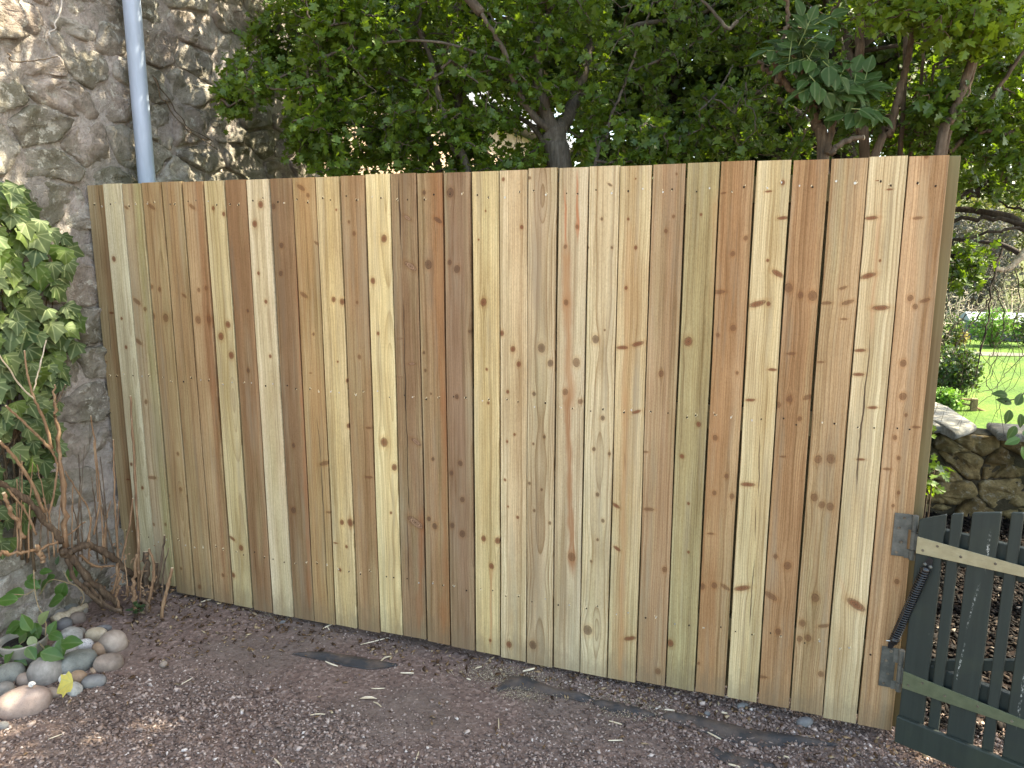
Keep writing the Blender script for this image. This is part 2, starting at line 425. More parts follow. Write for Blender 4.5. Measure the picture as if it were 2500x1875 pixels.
# ------------------------------------------------------------------ new board fence
kg = bpy.data.node_groups.new("Knot", 'ShaderNodeTree')
for nm in ("X", "Z", "KX", "KZ", "RX", "RZ", "C", "S"): kg.interface.new_socket(nm, in_out='INPUT', socket_type='NodeSocketFloat')
for nm in ("D", "Disp"): kg.interface.new_socket(nm, in_out='OUTPUT', socket_type='NodeSocketFloat')
t = NT(kg); gi = kg.nodes.new("NodeGroupInput").outputs; go = kg.nodes.new("NodeGroupOutput")
dx = t.m('SUBTRACT', gi["X"], gi["KX"]); dz = t.m('SUBTRACT', gi["Z"], gi["KZ"])
rx = t.m('DIVIDE', t.m('ADD', t.m('MULTIPLY', dx, gi["C"]), t.m('MULTIPLY', dz, gi["S"])), gi["RX"])
rz = t.m('DIVIDE', t.m('SUBTRACT', t.m('MULTIPLY', dz, gi["C"]), t.m('MULTIPLY', dx, gi["S"])), gi["RZ"])
D_ = t.m('SQRT', t.m('ADD', t.m('MULTIPLY', rx, rx), t.m('MULTIPLY', rz, rz)))
ax = t.m('DIVIDE', dx, t.m('MULTIPLY', gi["RX"], 2.0)); az = t.m('DIVIDE', dz, t.m('MULTIPLY', gi["RZ"], 3.6))
g_ = t.m('EXPONENT', t.m('MULTIPLY', t.m('ADD', t.m('MULTIPLY', ax, ax), t.m('MULTIPLY', az, az)), -1.0))
sg = t.m('DIVIDE', dx, t.m('ADD', t.m('ABSOLUTE', dx), t.m('MULTIPLY', gi["RX"], 0.5)))
kg.links.new(D_, go.inputs["D"]); kg.links.new(t.m('MULTIPLY', t.m('MULTIPLY', sg, g_), t.m('MULTIPLY', gi["RZ"], 0.85)), go.inputs["Disp"])

# streaks and cracks share one group: soft band about a leaning line between two heights
sgp = bpy.data.node_groups.new("Streak", 'ShaderNodeTree')
for nm in ("X", "Z", "X0", "Z0", "SL", "Z1", "HW", "SOFT"): sgp.interface.new_socket(nm, in_out='INPUT', socket_type='NodeSocketFloat')
sgp.interface.new_socket("Fac", in_out='OUTPUT', socket_type='NodeSocketFloat')
t = NT(sgp); gi = sgp.nodes.new("NodeGroupInput").outputs; go = sgp.nodes.new("NodeGroupOutput")
cx = t.m('ADD', gi["X0"], t.m('MULTIPLY', t.m('SUBTRACT', gi["Z"], gi["Z0"]), gi["SL"]))
wob = t.m('MULTIPLY', t.m('SUBTRACT', t.noise(None, 7.0, 3, 0.5, dim='1D', w=t.m('ADD', gi["Z"], gi["X0"])), 0.5), 0.012)
dd = t.m('ABSOLUTE', t.m('ADD', t.m('SUBTRACT', gi["X"], cx), wob))
hw = t.m('MULTIPLY', gi["HW"], t.mr(t.noise(None, 5.0, 2, 0.5, dim='1D', w=t.m('ADD', gi["Z"], 3.3)), 0.3, 0.7, 0.55, 1.35))
f1 = t.mr(dd, t.m('ADD', hw, gi["SOFT"]), t.m('MAXIMUM', t.m('SUBTRACT', hw, gi["SOFT"]), 0.0), 0, 1, True)
f2 = t.mr(gi["Z"], t.m('ADD', gi["Z0"], 0.03), t.m('SUBTRACT', gi["Z0"], 0.05), 0, 1, True)
f3 = t.mr(gi["Z"], t.m('SUBTRACT', gi["Z1"], 0.03), t.m('ADD', gi["Z1"], 0.05), 0, 1, True)
sgp.links.new(t.m('MULTIPLY', f1, t.m('MULTIPLY', f2, f3)), go.inputs["Fac"])

def crop_pts(x0, y0, k, L): return [(x0 + e[0] / k, y0 + e[1] / k, e[2] / k, e[3] if len(e) > 3 else 'n') for e in L]
KN = []
KN += crop_pts(180, 400, 2.765, [(270,642,18),(358,295,20,'o'),(525,290,30,'o'),(800,290,28,'o'),(940,300,14),(1010,338,14),(1265,275,22),(1225,405,22),(1345,287,18),(1535,160,34,'o'),(1582,212,14),(1400,550,17),(1395,740,16),(525,830,13),(578,848,14),(430,930,34,'o'),(485,980,14),(535,1028,17),(620,1040,25),(745,890,20,'o'),(845,852,13),(895,838,13),(840,1052,24),(915,1050,20),(1040,1085,22),(992,1165,24),(1062,1293,23),(1250,738,12),(1300,930,14),(1330,1298,12),(1175,992,10),(1178,1395,14),(1640,535,20,'o'),(1555,885,32,'o'),(1757,915,18),(1815,930,20),(1895,470,13),(1860,393,10),(1915,935,10),(1930,1303,14),(1775,310,8),(1785,1335,8),(1850,1465,13),(440,1200,32,'o'),(322,1045,10),(352,1238,12),(490,1605,14),(235,1008,20,'h'),(190,1340,18,'h'),(1620,1150,10),(1600,1412,12,'h')])
KN += crop_pts(800, 400, 2.765, [(380,505,24),(305,790,20),(340,1145,12),(540,365,30,'o'),(560,690,50,'o'),(745,380,34,'o'),(652,195,14),(680,680,28),(830,195,28),(825,665,16),(875,710,24),(1065,318,7),(1018,512,7),(1050,935,26),(1072,1387,10),(1083,1615,10),(1185,105,12),(1310,428,14),(1250,1250,20),(1290,1352,18),(1175,1145,18),(1215,1540,12),(1445,1243,28),(1505,1345,22),(1395,1552,14),(1365,95,10),(1685,425,13),(1605,560,13),(1610,935,18),(1680,1340,28),(1605,1540,20),(1705,1605,16),(1905,140,19,'o'),(1850,372,10),(1918,565,9),(1758,565,8),(1808,1185,25),(1870,1122,7),(1990,1240,40,'h'),(2095,1215,42,'u'),(2030,372,9),(2080,565,12),(2015,838,12),(2080,100,6),(650,1275,10),(660,1395,10),(570,1350,28,'h'),(490,1180,16,'h'),(490,1440,16,'h'),(875,1572,14),(960,1130,10),(698,1552,8)])
KN += crop_pts(1500, 350, 2.552, [(320,545,12),(368,455,10),(387,190,7),(290,1435,18),(540,443,9),(460,1235,28),(738,688,14),(818,590,14),(740,1150,18),(680,310,16,'h'),(650,925,38,'h'),(645,1195,12),(765,1430,10),(960,300,22,'h'),(1050,465,34,'h'),(1050,245,14),(955,730,10),(1018,812,40,'o'),(890,1000,52,'u'),(960,1000,14),(1130,383,10),(1220,320,9),(1245,443,9),(1245,157,9),(1290,225,9),(1085,900,26),(1160,945,18),(1235,950,28),(1100,1310,26,'h'),(1092,1597,18),(1200,1590,24,'u'),(1385,520,18,'h'),(1330,620,18,'h'),(1425,900,24,'u'),(1320,995,32,'h'),(1455,990,36,'u'),(1430,1095,20,'h'),(1330,1190,16,'h'),(1390,1215,12),(1285,1362,20,'h'),(1445,1412,16),(1335,1475,12),(1600,465,38,'h'),(1715,287,18,'h'),(1640,232,12,'h'),(1580,825,46,'u'),(1660,1025,50,'h'),(1655,730,8),(1530,1290,34,'h'),(1520,1440,34,'h'),(985,1410,28,'h'),(845,1600,28,'h'),(1845,963,18),(1875,1018,16),(1935,980,30,'u'),(1890,465,28,'h'),(1800,1370,20),(1790,1578,17),(1955,335,8),(1995,300,7),(1945,80,12)])
KN += crop_pts(1500, 950, 2.2118, [(120,122,26,'u'),(10,628,24,'o'),(15,860,22,'o'),(85,1345,34,'u'),(455,190,14),(365,362,13),(400,617,8),(400,880,8),(302,1372,20),(165,340,18,'h'),(185,650,28,'h'),(270,975,14),(235,1525,16),(545,262,14),(605,470,12),(540,560,12),(635,578,14),(520,780,18,'h'),(540,1060,16),(600,1070,26,'o'),(475,1065,16),(735,58,24,'h'),(720,515,38,'h'),(690,1075,44,'u'),(945,55,16),(1045,40,22,'u'),(885,85,14),(910,365,16,'h'),(1000,160,12),(935,955,20),(870,905,12),(845,1118,36,'o'),(885,1310,16),(455,1480,8),(800,1555,24,'h'),(1100,380,20),(1170,378,24),(1105,500,16),(1080,585,20),(1120,625,18),(1165,635,20),(1045,640,14),(1085,1128,22),(1015,1265,18),(1130,1280,28,'u'),(1045,1345,18),(1000,1350,16),(1115,1540,16),(1395,100,26,'h'),(1330,380,22,'h'),(1305,1165,54,'o'),(1560,40,18),(1575,140,9),(1630,205,20,'h'),(1515,262,12),(1535,372,10),(1472,432,20,'h'),(1535,560,9),(1605,570,8),(1505,630,9),(1525,1040,14)])
KN += crop_pts(700, 950, 2.2118, [(525,287,24),(580,423,18),(562,668,8),(335,198,12),(345,720,20),(300,718,14),(325,850,9),(265,830,14,'h'),(290,975,10),(700,285,32,'o'),(695,720,52,'o'),(790,378,10),(800,740,16),(768,700,12),(890,452,12),(940,400,14),(950,595,14),(950,780,18),(895,735,14),(920,40,12),(1062,808,16),(1138,820,18),(1105,957,16),(1098,1358,8),(1200,1380,18),(1230,245,8),(1190,283,7),(1178,490,8),(1247,692,9),(1195,635,6),(1330,1380,22),(1392,257,9),(1333,295,7),(1312,508,8),(1378,542,7),(1338,655,8),(1422,722,9),(1540,905,22),(1590,65,12),(1625,1303,26),(1706,157,13),(1658,325,11),(1678,570,11),(1707,712,10),(1678,815,8),(1643,930,7),(1742,350,9),(445,208,18,'h'),(445,475,22,'h'),(35,305,10),(35,655,16),(205,400,32,'u'),(230,665,18,'h')])
KN += crop_pts(0, 900, 2.764, [(1030,735,34,'h'),(985,225,12),(960,805,12),(885,645,12),(1200,575,12),(1218,815,14),(1135,858,12),(1040,1050,10),(1120,1050,10),(845,755,16,'h')])
KN += crop_pts(180, 1300, 3.687, [(1425,55,36,'o'),(1505,140,26),(1435,385,22),(965,325,12),(1130,490,18),(1345,385,16)])
# dark cracks (x0,y0,x1,y1,half width mm) and coloured streaks (x0,y0,x1,y1,half width mm,rgb,strength), photo pixels
def cp(x0, y0, k, a, b, c, d): return (x0 + a / k, y0 + b / k, x0 + c / k, y0 + d / k)
CRACK = [cp(800,400,2.765,478,80,495,540)+(2.4,), cp(800,400,2.765,497,540,508,660)+(0.8,), cp(800,400,2.765,513,940,530,1659)+(2.0,), cp(700,950,2.2118,640,0,662,660)+(1.8,), cp(700,950,2.2118,650,700,662,1100)+(1.2,),
         cp(1500,350,2.552,1592,1220,1555,1659)+(1.6,), cp(1500,950,2.2118,1355,0,1302,520)+(2.0,), cp(1500,950,2.2118,785,270,775,570)+(1.4,), cp(1500,950,2.2118,752,940,728,1280)+(1.3,), cp(1500,950,2.2118,765,640,762,800)+(1.0,),
         cp(700,950,2.2118,165,170,185,380)+(1.0,), cp(700,950,2.2118,187,400,222,1140)+(1.3,), cp(180,400,2.765,140,150,165,330)+(1.6,), cp(180,400,2.765,205,960,235,1300)+(1.2,), cp(1500,950,2.2118,52,350,55,420)+(1.0,)]
STREAK = [cp(800,400,2.765,1610,560,1640,1659)+(16, (158,108,66), 1.15), cp(700,950,2.2118,1515,0,1545,1010)+(10, (146,94,54), 1.25), cp(800,400,2.765,1683,40,1688,520)+(3, (170,98,58), 1.2), cp(800,400,2.765,1603,170,1608,560)+(2.5, (170,98,58), 1.2),
          cp(1500,350,2.552,95,500,60,1659)+(8, (176,128,82), .6), cp(1500,950,2.2118,60,0,35,1560)+(8, (172,122,78), .7), cp(700,950,2.2118,1105,960,1098,1400)+(4, (176,112,66), .7),
          cp(700,950,2.2118,725,650,715,1320)+(11, (150,88,50), .7), cp(700,950,2.2118,850,0,850,1320)+(10, (150,92,56), .6), cp(700,950,2.2118,85,0,125,1200)+(9, (158,98,62), .7), cp(800,400,2.765,760,80,790,1659)+(12, (160,104,66), .55),
          cp(180,400,2.765,1500,560,1540,1659)+(6, (170,112,76), .7), cp(180,400,2.765,1060,520,1110,1000)+(10, (104,88,72), .6), cp(180,400,2.765,1340,180,1420,1200)+(12, (112,92,72), .55), cp(180,400,2.765,1410,700,1420,1250)+(9, (120,98,76), .5),
          cp(800,400,2.765,680,560,700,1000)+(14, (104,90,74), .6), cp(800,400,2.765,1425,80,1420,1000)+(12, (150,126,100), .55), cp(180,400,2.765,900,480,950,1659)+(7, (160,112,76), .6), cp(180,400,2.765,185,150,260,1400)+(15, (150,112,76), .7),
          cp(1500,950,2.2118,1215,1000,1250,1120)+(6, (190,130,84), .5), cp(1500,350,2.552,1930,150,1900,1000)+(10, (190,168,130), .5), cp(1500,350,2.552,1650,400,1600,1200)+(5, (190,140,100), .6), cp(1500,350,2.552,650,300,620,1000)+(14, (178,118,76), .45),
          cp(700,950,2.2118,930,0,950,900)+(16, (140,112,88), .5), cp(700,950,2.2118,1200,900,1205,1300)+(8, (170,134,92), .5), cp(700,950,2.2118,1080,0,1075,700)+(10, (196,162,108), .4), cp(1500,950,2.2118,1080,640,1085,1120)+(10, (150,112,76), .5), cp(1500,950,2.2118,560,0,540,900)+(12, (176,128,88), .4)]

# tone, heart tone, heart centre, heart half-width (fractions of the board), ring strength, knot tone, pith offset
BD = [((184,164,128),(160,128,92),.28,.25,.55,0,.09), ((206,198,168),(196,186,152),.0,.2,.35,0,.05), ((190,170,138),(178,168,122),.3,.2,.35,1,-.08), ((182,156,116),(170,142,104),-.2,.3,.4,1,.03),
      ((182,154,116),(170,140,102),-.1,.3,.4,1,.06), ((188,158,120),(166,126,90),.3,.22,.45,1,-.05), ((206,190,146),(196,178,130),.0,.2,.5,0,.04), ((170,136,102),(150,116,84),-.1,.4,.35,2,.07),
      ((212,198,166),(202,186,150),.0,.2,.3,0,.02), ((164,132,98),(146,116,86),-.1,.4,.4,2,-.07), ((192,160,116),(184,148,102),.1,.3,.5,1,.09), ((216,194,146),(206,182,130),.0,.2,.5,0,.03),
      ((184,152,114),(172,138,100),.1,.35,.4,1,-.09), ((224,206,156),(216,194,140),.1,.2,.45,0,.05), ((166,136,104),(150,120,90),.1,.4,.5,3,.02), ((168,136,102),(160,118,80),.3,.3,.35,2,-.1),
      ((170,142,112),(152,122,96),-.05,.4,.35,2,.01), ((218,196,146),(208,184,130),.0,.2,.5,0,.02), ((214,194,156),(204,178,138),.1,.3,.55,0,-.06), ((206,184,148),(184,160,126),-.1,.25,.95,2,.0),
      ((208,192,160),(196,176,142),-.3,.3,.4,1,.08), ((216,198,160),(204,184,146),.2,.3,.75,2,.01), ((214,190,146),(196,164,118),.0,.2,.6,0,.05), ((192,160,124),(180,146,110),.1,.4,.5,1,-.1),
      ((190,174,130),(178,160,114),.1,.4,.45,0,.06), ((190,152,112),(180,138,96),-.2,.35,.45,1,.05), ((216,196,152),(204,180,132),.15,.2,.55,0,-.07), ((190,150,110),(178,138,98),.0,.4,.5,1,.04),
      ((196,164,124),(184,150,110),.0,.35,.6,1,-.04), ((214,194,154),(202,178,136),-.1,.2,.55,0,.06), ((200,162,122),(188,150,110),.25,.3,.45,1,.12)]
KCOL = [(lin(140,84,54), lin(84,48,30)), (lin(124,86,58), lin(86,56,36)), (lin(108,78,56), lin(66,46,34)), (lin(172,138,112), lin(84,60,44))]
PITCH_B = 0.1025; H_F = 1.771
ALB = 1.0
def wood_mat(i):
    base, heart, hc, hw, rs, kt, xc = BD[i]
    m, t = mat("fence_board_wood"); co = t.coord(); X0, Y0, Z = t.sep(co)
    sd = i * 7.31
    W = t.noise(t.comb(t.m('MULTIPLY', X0, 14.0), sd, t.m('MULTIPLY', Z, 5.0)), 1.0, 3, 0.5)
    X = t.m('ADD', X0, t.m('MULTIPLY', t.m('SUBTRACT', W, 0.5), 0.010))
    Zw = t.m('ADD', Z, t.m('MULTIPLY', t.m('SUBTRACT', t.noise(t.comb(t.m('MULTIPLY', X0, 60.0), sd, t.m('MULTIPLY', Z, 60.0)), 1.0, 2), 0.5), 0.004))
    xl = (i + 0.5) * PITCH_B
    ks = []
    for px, py, r, k in KN:
        P = ony(px, py, 0.0)
        if int(P[0] / PITCH_B) == i and 0 <= P[0]:
            rm = r / F_PX * depth(P) * 0.92
            ks.append((P[0] - xl, P[2], rm, k))
    ks.sort(key=lambda e: -e[2]); ks = ks[:16]
    dmin = None; disp = None
    for kx, kz, rm, k in ks:
        rxx, rzz, an = {'n': (rm * .92, rm * 1.12, 0.2 * math.sin(kx * 900)), 'h': (rm, rm * 0.33, 0.06), 'o': (rm, rm * 0.42, -0.55), 'u': (rm, rm * 0.36, 0.32)}[k]
        g = t.n.new("ShaderNodeGroup"); g.node_tree = kg
        for nm, v in (("X", X0), ("Z", Zw), ("KX", kx), ("KZ", kz), ("RX", rxx), ("RZ", rzz), ("C", math.cos(an)), ("S", math.sin(an))): t.put(g.inputs[nm], v)
        dmin = g.outputs["D"] if dmin is None else t.m('MINIMUM', dmin, g.outputs["D"])
        disp = g.outputs["Disp"] if disp is None else t.m('ADD', disp, g.outputs["Disp"])
    if dmin is None: dmin = t.m('ADD', X0, 50.0); disp = t.m('MULTIPLY', X0, 0.0)
    XX = t.m('SUBTRACT', X, disp)
    dp = t.m('ADD', 0.006, t.m('MULTIPLY', t.noise(None, 1.0, 2, 0.5, dim='1D', w=t.m('ADD', t.m('MULTIPLY', Z, 1.6), sd)), 0.05))
    dxp = t.m('SUBTRACT', XX, (xc * 1.3 + math.copysign(.05, xc)) if i not in (1, 3, 6, 13, 19, 21) else xc * .6)
    R = t.m('SQRT', t.m('ADD', t.m('MULTIPLY', dxp, dxp), t.m('MULTIPLY', dp, dp)))
    rp_ = t.m('ADD', t.m('MULTIPLY', R, 125.0), t.m('ADD', sd, t.m('MULTIPLY', t.noise(None, 1.0, 1, 0.4, dim='1D', w=t.m('MULTIPLY', R, 50.0)), 2.6)))
    fr_ = t.m('FRACT', rp_)
    ring = t.m('MULTIPLY', t.m('MULTIPLY', t.m('POWER', fr_, 3.6), t.mr(fr_, 1.0, 0.93, 0, 1)), t.mr(t.noise(None, 1.0, 0, 0.5, dim='1D', w=t.m('FLOOR', rp_)), 0.3, 0.7, 0.45, 1.15))
    fib = t.noise(t.comb(t.m('MULTIPLY', XX, 420.0), sd, t.m('MULTIPLY', Z, 7.0)), 1.0, 4, 0.6)
    saw = t.noise(t.comb(t.m('MULTIPLY', X0, 260.0), sd, t.m('MULTIPLY', Z, 140.0)), 1.0, 4, 0.7)
    mott = t.noise(t.comb(t.m('MULTIPLY', X0, 11.0), sd, t.m('MULTIPLY', Z, 2.4)), 1.0, 4, 0.55)
    hb = t.m('ABSOLUTE', t.m('ADD', t.m('SUBTRACT', X, hc * PITCH_B), t.m('MULTIPLY', t.m('SUBTRACT', t.noise(None, 1.0, 3, dim='1D', w=t.m('ADD', t.m('MULTIPLY', Z, 2.6), sd + 3)), 0.5), 0.03)))
    hf = t.mr(hb, (hw + 0.16) * PITCH_B, max(hw - 0.16, 0) * PITCH_B, 0, 1, True)
    pale_ = float(smooth(150, 185, sum(base) / 3)); kd_ = .09 + .04 * pale_; ds = lambda q: tuple(v * (1 - kd_) + sum(q) / 3 * kd_ for v in q)
    kb = ALB * (1.06 + 0.23 * float(smooth(165, 205, sum(base) / 3)))
    A = lambda c: tuple(min(.9, v * kb * q_) for v, q_ in zip(lin(*ds(c)), (1.0, 1.0, .97)))
    c = t.mixc(hf, A(base), A(heart))
    green = t.noise(t.comb(t.m('MULTIPLY', X0, 18.0), sd + 9, t.m('MULTIPLY', Z, 1.3)), 1.0, 3, 0.5)
    c = t.mixc(t.mr(green, 0.48, 0.75, 0, 0.42), c, A((176, 170, 128)))
    c = t.mixc(t.m('MULTIPLY', ring, min(1.25, rs * 1.7)), c, t.mixc(1.0, c, (0.46, 0.34, 0.22), 'MULTIPLY'))
    c = t.mixc(t.mr(fib, 0.3, 0.72, 0.0, 0.60), c, t.mixc(1.0, c, (0.60, 0.52, 0.43), 'MULTIPLY'))
    c = t.mixc(t.mr(mott, 0.38, 0.70, 0.0, 0.68), c, t.mixc(1.0, c, (0.68, 0.60, 0.52), 'MULTIPLY'))
    c = t.mixc(t.mr(saw, 0.5, 0.75, 0.0, 0.6), c, t.mixc(1.0, c, (1.25, 1.25, 1.20), 'MULTIPLY'))
    c = t.mixc(t.mr(saw, 0.48, 0.28, 0.0, 0.6), c, t.mixc(1.0, c, (.72, .66, .58), 'MULTIPLY'))
    stk = t.noise(t.comb(t.m('MULTIPLY', XX, 85.0), sd + 2, t.m('MULTIPLY', Z, 1.1)), 1.0, 4, 0.6)
    c = t.mixc(t.mr(stk, 0.50, 0.30, 0.0, 0.85), c, t.mixc(1.0, c, (.62, .55, .47), 'MULTIPLY'))
    c = t.mixc(t.mr(stk, 0.52, 0.72, 0.0, 0.8), c, t.mixc(1.0, c, (1.16, 1.17, 1.16), 'MULTIPLY'))
    gry = t.noise(t.comb(t.m('MULTIPLY', X0, 26.0), sd + 14, t.m('MULTIPLY', Z, 1.7)), 1.0, 5, 0.6)
    c = t.mixc(t.mr(gry, 0.52, 0.74, 0.0, 0.6), c, A((150, 136, 112)))
    # dirt specks of the saw yard
    sp = t.noise(t.comb(t.m('MULTIPLY', X0, 120.0), sd + 5, t.m('MULTIPLY', Z, 60.0)), 1.0, 3, 0.7)
    c = t.mixc(t.mr(sp, 0.68, 0.80, 0, 0.45), c, A((110, 86, 62)))
    fib0 = t.noise(t.comb(t.m('MULTIPLY', X0, 420.0), sd, t.m('MULTIPLY', Z, 7.0)), 1.0, 2, 0.6)
    spl = t.m('ADD', Z, t.m('MULTIPLY', t.m('SUBTRACT', t.noise(t.comb(t.m('MULTIPLY', X0, 34.0), sd + 21, t.m('MULTIPLY', Z, 16.0)), 1.0, 4, .7), .5), .22))
    c = t.mixc(t.mr(spl, 0.13, 0.0, 0.0, 0.5, True), c, A((118, 102, 80)))
    hgt = t.m('ADD', t.m('MULTIPLY', fib0, 0.7), t.m('MULTIPLY', saw, 0.6))
    for (x0, y0, x1, y1, hwm, rgb, st) in STREAK:
        P, Q = ony(x0, y0, 0), ony(x1, y1, 0)
        if int((P[0] + Q[0]) / 2 / PITCH_B) != i: continue
        g = t.n.new("ShaderNodeGroup"); g.node_tree = sgp
        for nm, v in (("X", XX), ("Z", Z), ("X0", P[0] - xl), ("Z0", P[2]), ("SL", (Q[0] - P[0]) / (Q[2] - P[2])), ("Z1", Q[2]), ("HW", hwm / 1000), ("SOFT", hwm / 1500 + 0.001)): t.put(g.inputs[nm], v)
        c = t.mixc(t.m('MULTIPLY', g.outputs[0], t.m('MULTIPLY', t.mr(fib, 0.25, 0.7, 0.6, 1.0), st * .75)), c, A(rgb))
    # knots: halo, core with growth rings, dark bark rim
    kc, kr = KCOL[kt]
    kn = t.noise(t.comb(t.m('MULTIPLY', X0, 190.0), sd, t.m('MULTIPLY', Z, 190.0)), 1.0, 3, 0.6)
    dk = t.m('ADD', dmin, t.m('MULTIPLY', t.m('SUBTRACT', kn, 0.5), 0.5))
    c = t.mixc(t.mr(dmin, 2.4, 1.0, 0, 0.34, True), c, t.mixc(1.0, c, (0.80, 0.56, 0.36), 'MULTIPLY'))
    kin = t.mixc(t.m('MULTIPLY', t.m('ADD', t.m('SINE', t.m('MULTIPLY', dmin, 19.0)), 1.0), 0.46), kc, kr)
    kin = t.mixc(t.mr(dmin, 0.34, 0.08), kin, kr)
    c = t.mixc(t.mr(dk, 1.12, 0.66, 0, (0.85, 0.66, 0.72, 0.8)[kt], True), c, kin)
    rim = t.m('MULTIPLY', t.mr(dk, 0.78, 0.98, 0, 1, True), t.mr(dk, 1.22, 1.0, 0, 1, True))
    c = t.mixc(t.m('MULTIPLY', rim, t.mr(kn, 0.35, 0.6, 0.2, 0.75)), c, kr)
    for (x0, y0, x1, y1, hwm) in CRACK:
        P, Q = ony(x0, y0, 0), ony(x1, y1, 0)
        if int((P[0] + Q[0]) / 2 / PITCH_B) != i: continue
        g = t.n.new("ShaderNodeGroup"); g.node_tree = sgp
        for nm, v in (("X", X0), ("Z", Z), ("X0", P[0] - xl), ("Z0", P[2]), ("SL", (Q[0] - P[0]) / (Q[2] - P[2])), ("Z1", Q[2]), ("HW", hwm / 1000), ("SOFT", 0.0012)): t.put(g.inputs[nm], v)
        c = t.mixc(t.m('MULTIPLY', g.outputs[0], 0.9), c, lin(62, 46, 34)); hgt = t.m('SUBTRACT', hgt, t.m('MULTIPLY', g.outputs[0], 2.0))
    fin(t, c, 0.78, t.bump(hgt, 0.55, 0.0016), 0.25)
    return m

fence = empty("board_fence", (1.6, 0.0, 0.0), label="new close-boarded fence of pale vertical timber boards", cat="fence")
rb = random.Random(4); YO = []
for i in range(31):
    gap = 0.0066 - 0.0008 * smooth(6, 26, i)
    x0, x1 = i * PITCH_B + gap / 2 * rb.uniform(0.6, 1.4), (i + 1) * PITCH_B - gap / 2 * rb.uniform(0.6, 1.4)
    xc = (i + 0.5) * PITCH_B
    z0 = 0.036 if i < 3 else rb.uniform(-0.003, 0.003) + 0.006 * math.sin(i * 0.55)
    z1 = H_F + rb.uniform(-0.0022, 0.0022)
    yo = 0.016 if i == 0 else rb.uniform(-0.0030, 0.0020)
    YO.append(yo)
    mb = MB()
    V = []; n = 13
    for k in range(n):          # slightly crooked long edges
        f = k / (n - 1); z = z0 + (z1 - z0) * f
        w = 0.0010 * math.sin(f * 5 + i * 1.7) + 0.0006 * math.sin(f * 13 + i)
        e = 0.0012
        for (x, y) in ((x0 + w, e), (x0 + w + e, 0), (x1 + w - e, 0), (x1 + w, e), (x1 + w, 0.02), (x0 + w, 0.02)):
            V.append((x - xc, y, z))
    Fq = [(k * 6 + a, k * 6 + (a + 1) % 6, (k + 1) * 6 + (a + 1) % 6, (k + 1) * 6 + a) for k in range(n - 1) for a in range(6)]
    Fq += [tuple(range(6))[::-1], tuple((n - 1) * 6 + a for a in range(6))]
    mb.add(V, Fq)
    obj("board", mb.mesh("board"), wood_mat(i), fence, loc=(xc, yo, 0), rot=(0, 0, rb.uniform(-.014, .014)))
# generic sawn timber for rails and posts
def timber(name, a, b, green=0.3, axis=2):
    m, t = mat(name); co = t.coord(); st = [60, 60, 60]; st[axis] = 1.6
    f = t.noise(t.vscale(co, tuple(st)), 1.0, 5, 0.6); g = t.noise(co, 3.0, 3)
    rg = t.noise(t.vscale(co, tuple(25 if k != axis else 0.7 for k in range(3))), 1.0, 2)
    c = t.mixc(t.mr(f, 0.3, 0.7), a, b); c = t.mixc(t.mr(rg, 0.52, 0.6, 0, .35), c, t.mixc(1.0, c, (.6, .5, .36), 'MULTIPLY'))
    c = t.mixc(t.mr(g, 0.4, 0.7, 0, green), c, lin(132, 134, 92))
    fin(t, c, 0.82, t.bump(f, 0.5, 0.002), 0.2); return m
m_post = timber("green_treated_post", lin(104, 88, 62), lin(126, 108, 78), 0.35)
m_rail = timber("fence_rail_wood", lin(150, 130, 92), lin(176, 154, 112), 0.5, 0)
obj("post", MB().box(3.102, 3.207, 0.0235, 0.118, 0.0, H_F - 0.002).mesh("post", bevel=0.002), m_post, fence)
for x in (0.05, 1.55): obj("post", MB().box(x, x + 0.09, 0.0825, 0.17, -0.10, H_F - 0.05).mesh("post", bevel=0.002), m_post, fence)
for z in (0.245, 0.975, 1.69): obj("rail", MB().box(0.02, 3.10, 0.0235, 0.062, z - 0.04, z + 0.04).mesh("rail", bevel=0.002), m_rail, fence)
# nail heads and torn fibres where they were driven
m_nail, t = mat("galvanised_nail"); fin(t, lin(196, 192, 184), 0.35, None, 0.6, 0.6)
m_hole, t = mat("nail_hole"); fin(t, lin(54, 40, 30), 0.9)
m_torn, t = mat("torn_wood_fibre"); fin(t, lin(236, 218, 178), 0.85)
nh, nd, tr = MB(), MB(), MB()
for i in range(31):
    for z in (1.685, 0.972, 0.245):
        for u in (0.27, 0.66):
            x = (i + u + rb.uniform(-0.09, 0.09)) * PITCH_B; zz = z + rb.uniform(-0.012, 0.012) + 0.012 * (i / 31); y = YO[i]
            k = rb.random(); rr = rb.uniform(0.0022, 0.0034)
            P = [(x + rr * math.cos(a) * rb.uniform(.7, 1.2), y - 0.0016, zz + rr * 1.2 * math.sin(a) * rb.uniform(.7, 1.2)) for a in np.linspace(0, 5.4, 7)]
            (nh if k < 0.33 else nd).prism(P[::-1], (0, 0.003, 0))
            if rb.random() < 0.7:
                for q in range(rb.randint(1, 3)):
                    a = rb.uniform(0, 6.28); s = rb.uniform(0.003, 0.006); cxx, czz = x + s * math.cos(a), zz + s * math.sin(a)
                    tr.prism([(cxx - .0012, y - .0022, czz), (cxx + .0012, y - .0024, czz + .001), (cxx + .0008, y - .0018, czz + rb.uniform(.003, .007))], (0, .003, 0))
for k in range(21):   # unseen boards, added behind the rails to keep the gaps dark
    obj("added_gap_board", MB().box(0.02 + k * .1465, 0.163 + k * .1465, 0.0640, 0.080, 0.01, 1.725 + .004 * math.sin(k * 2.1)).mesh("added_gap_board"), m_rail, fence)
obj("nail_heads", nh.mesh("nail_heads"), m_nail, fence, kind="stuff")
obj("nail_holes", nd.mesh("nail_holes"), m_hole, fence, kind="stuff")
obj("torn_fibres", tr.mesh("torn_fibres"), m_torn, fence, kind="stuff")

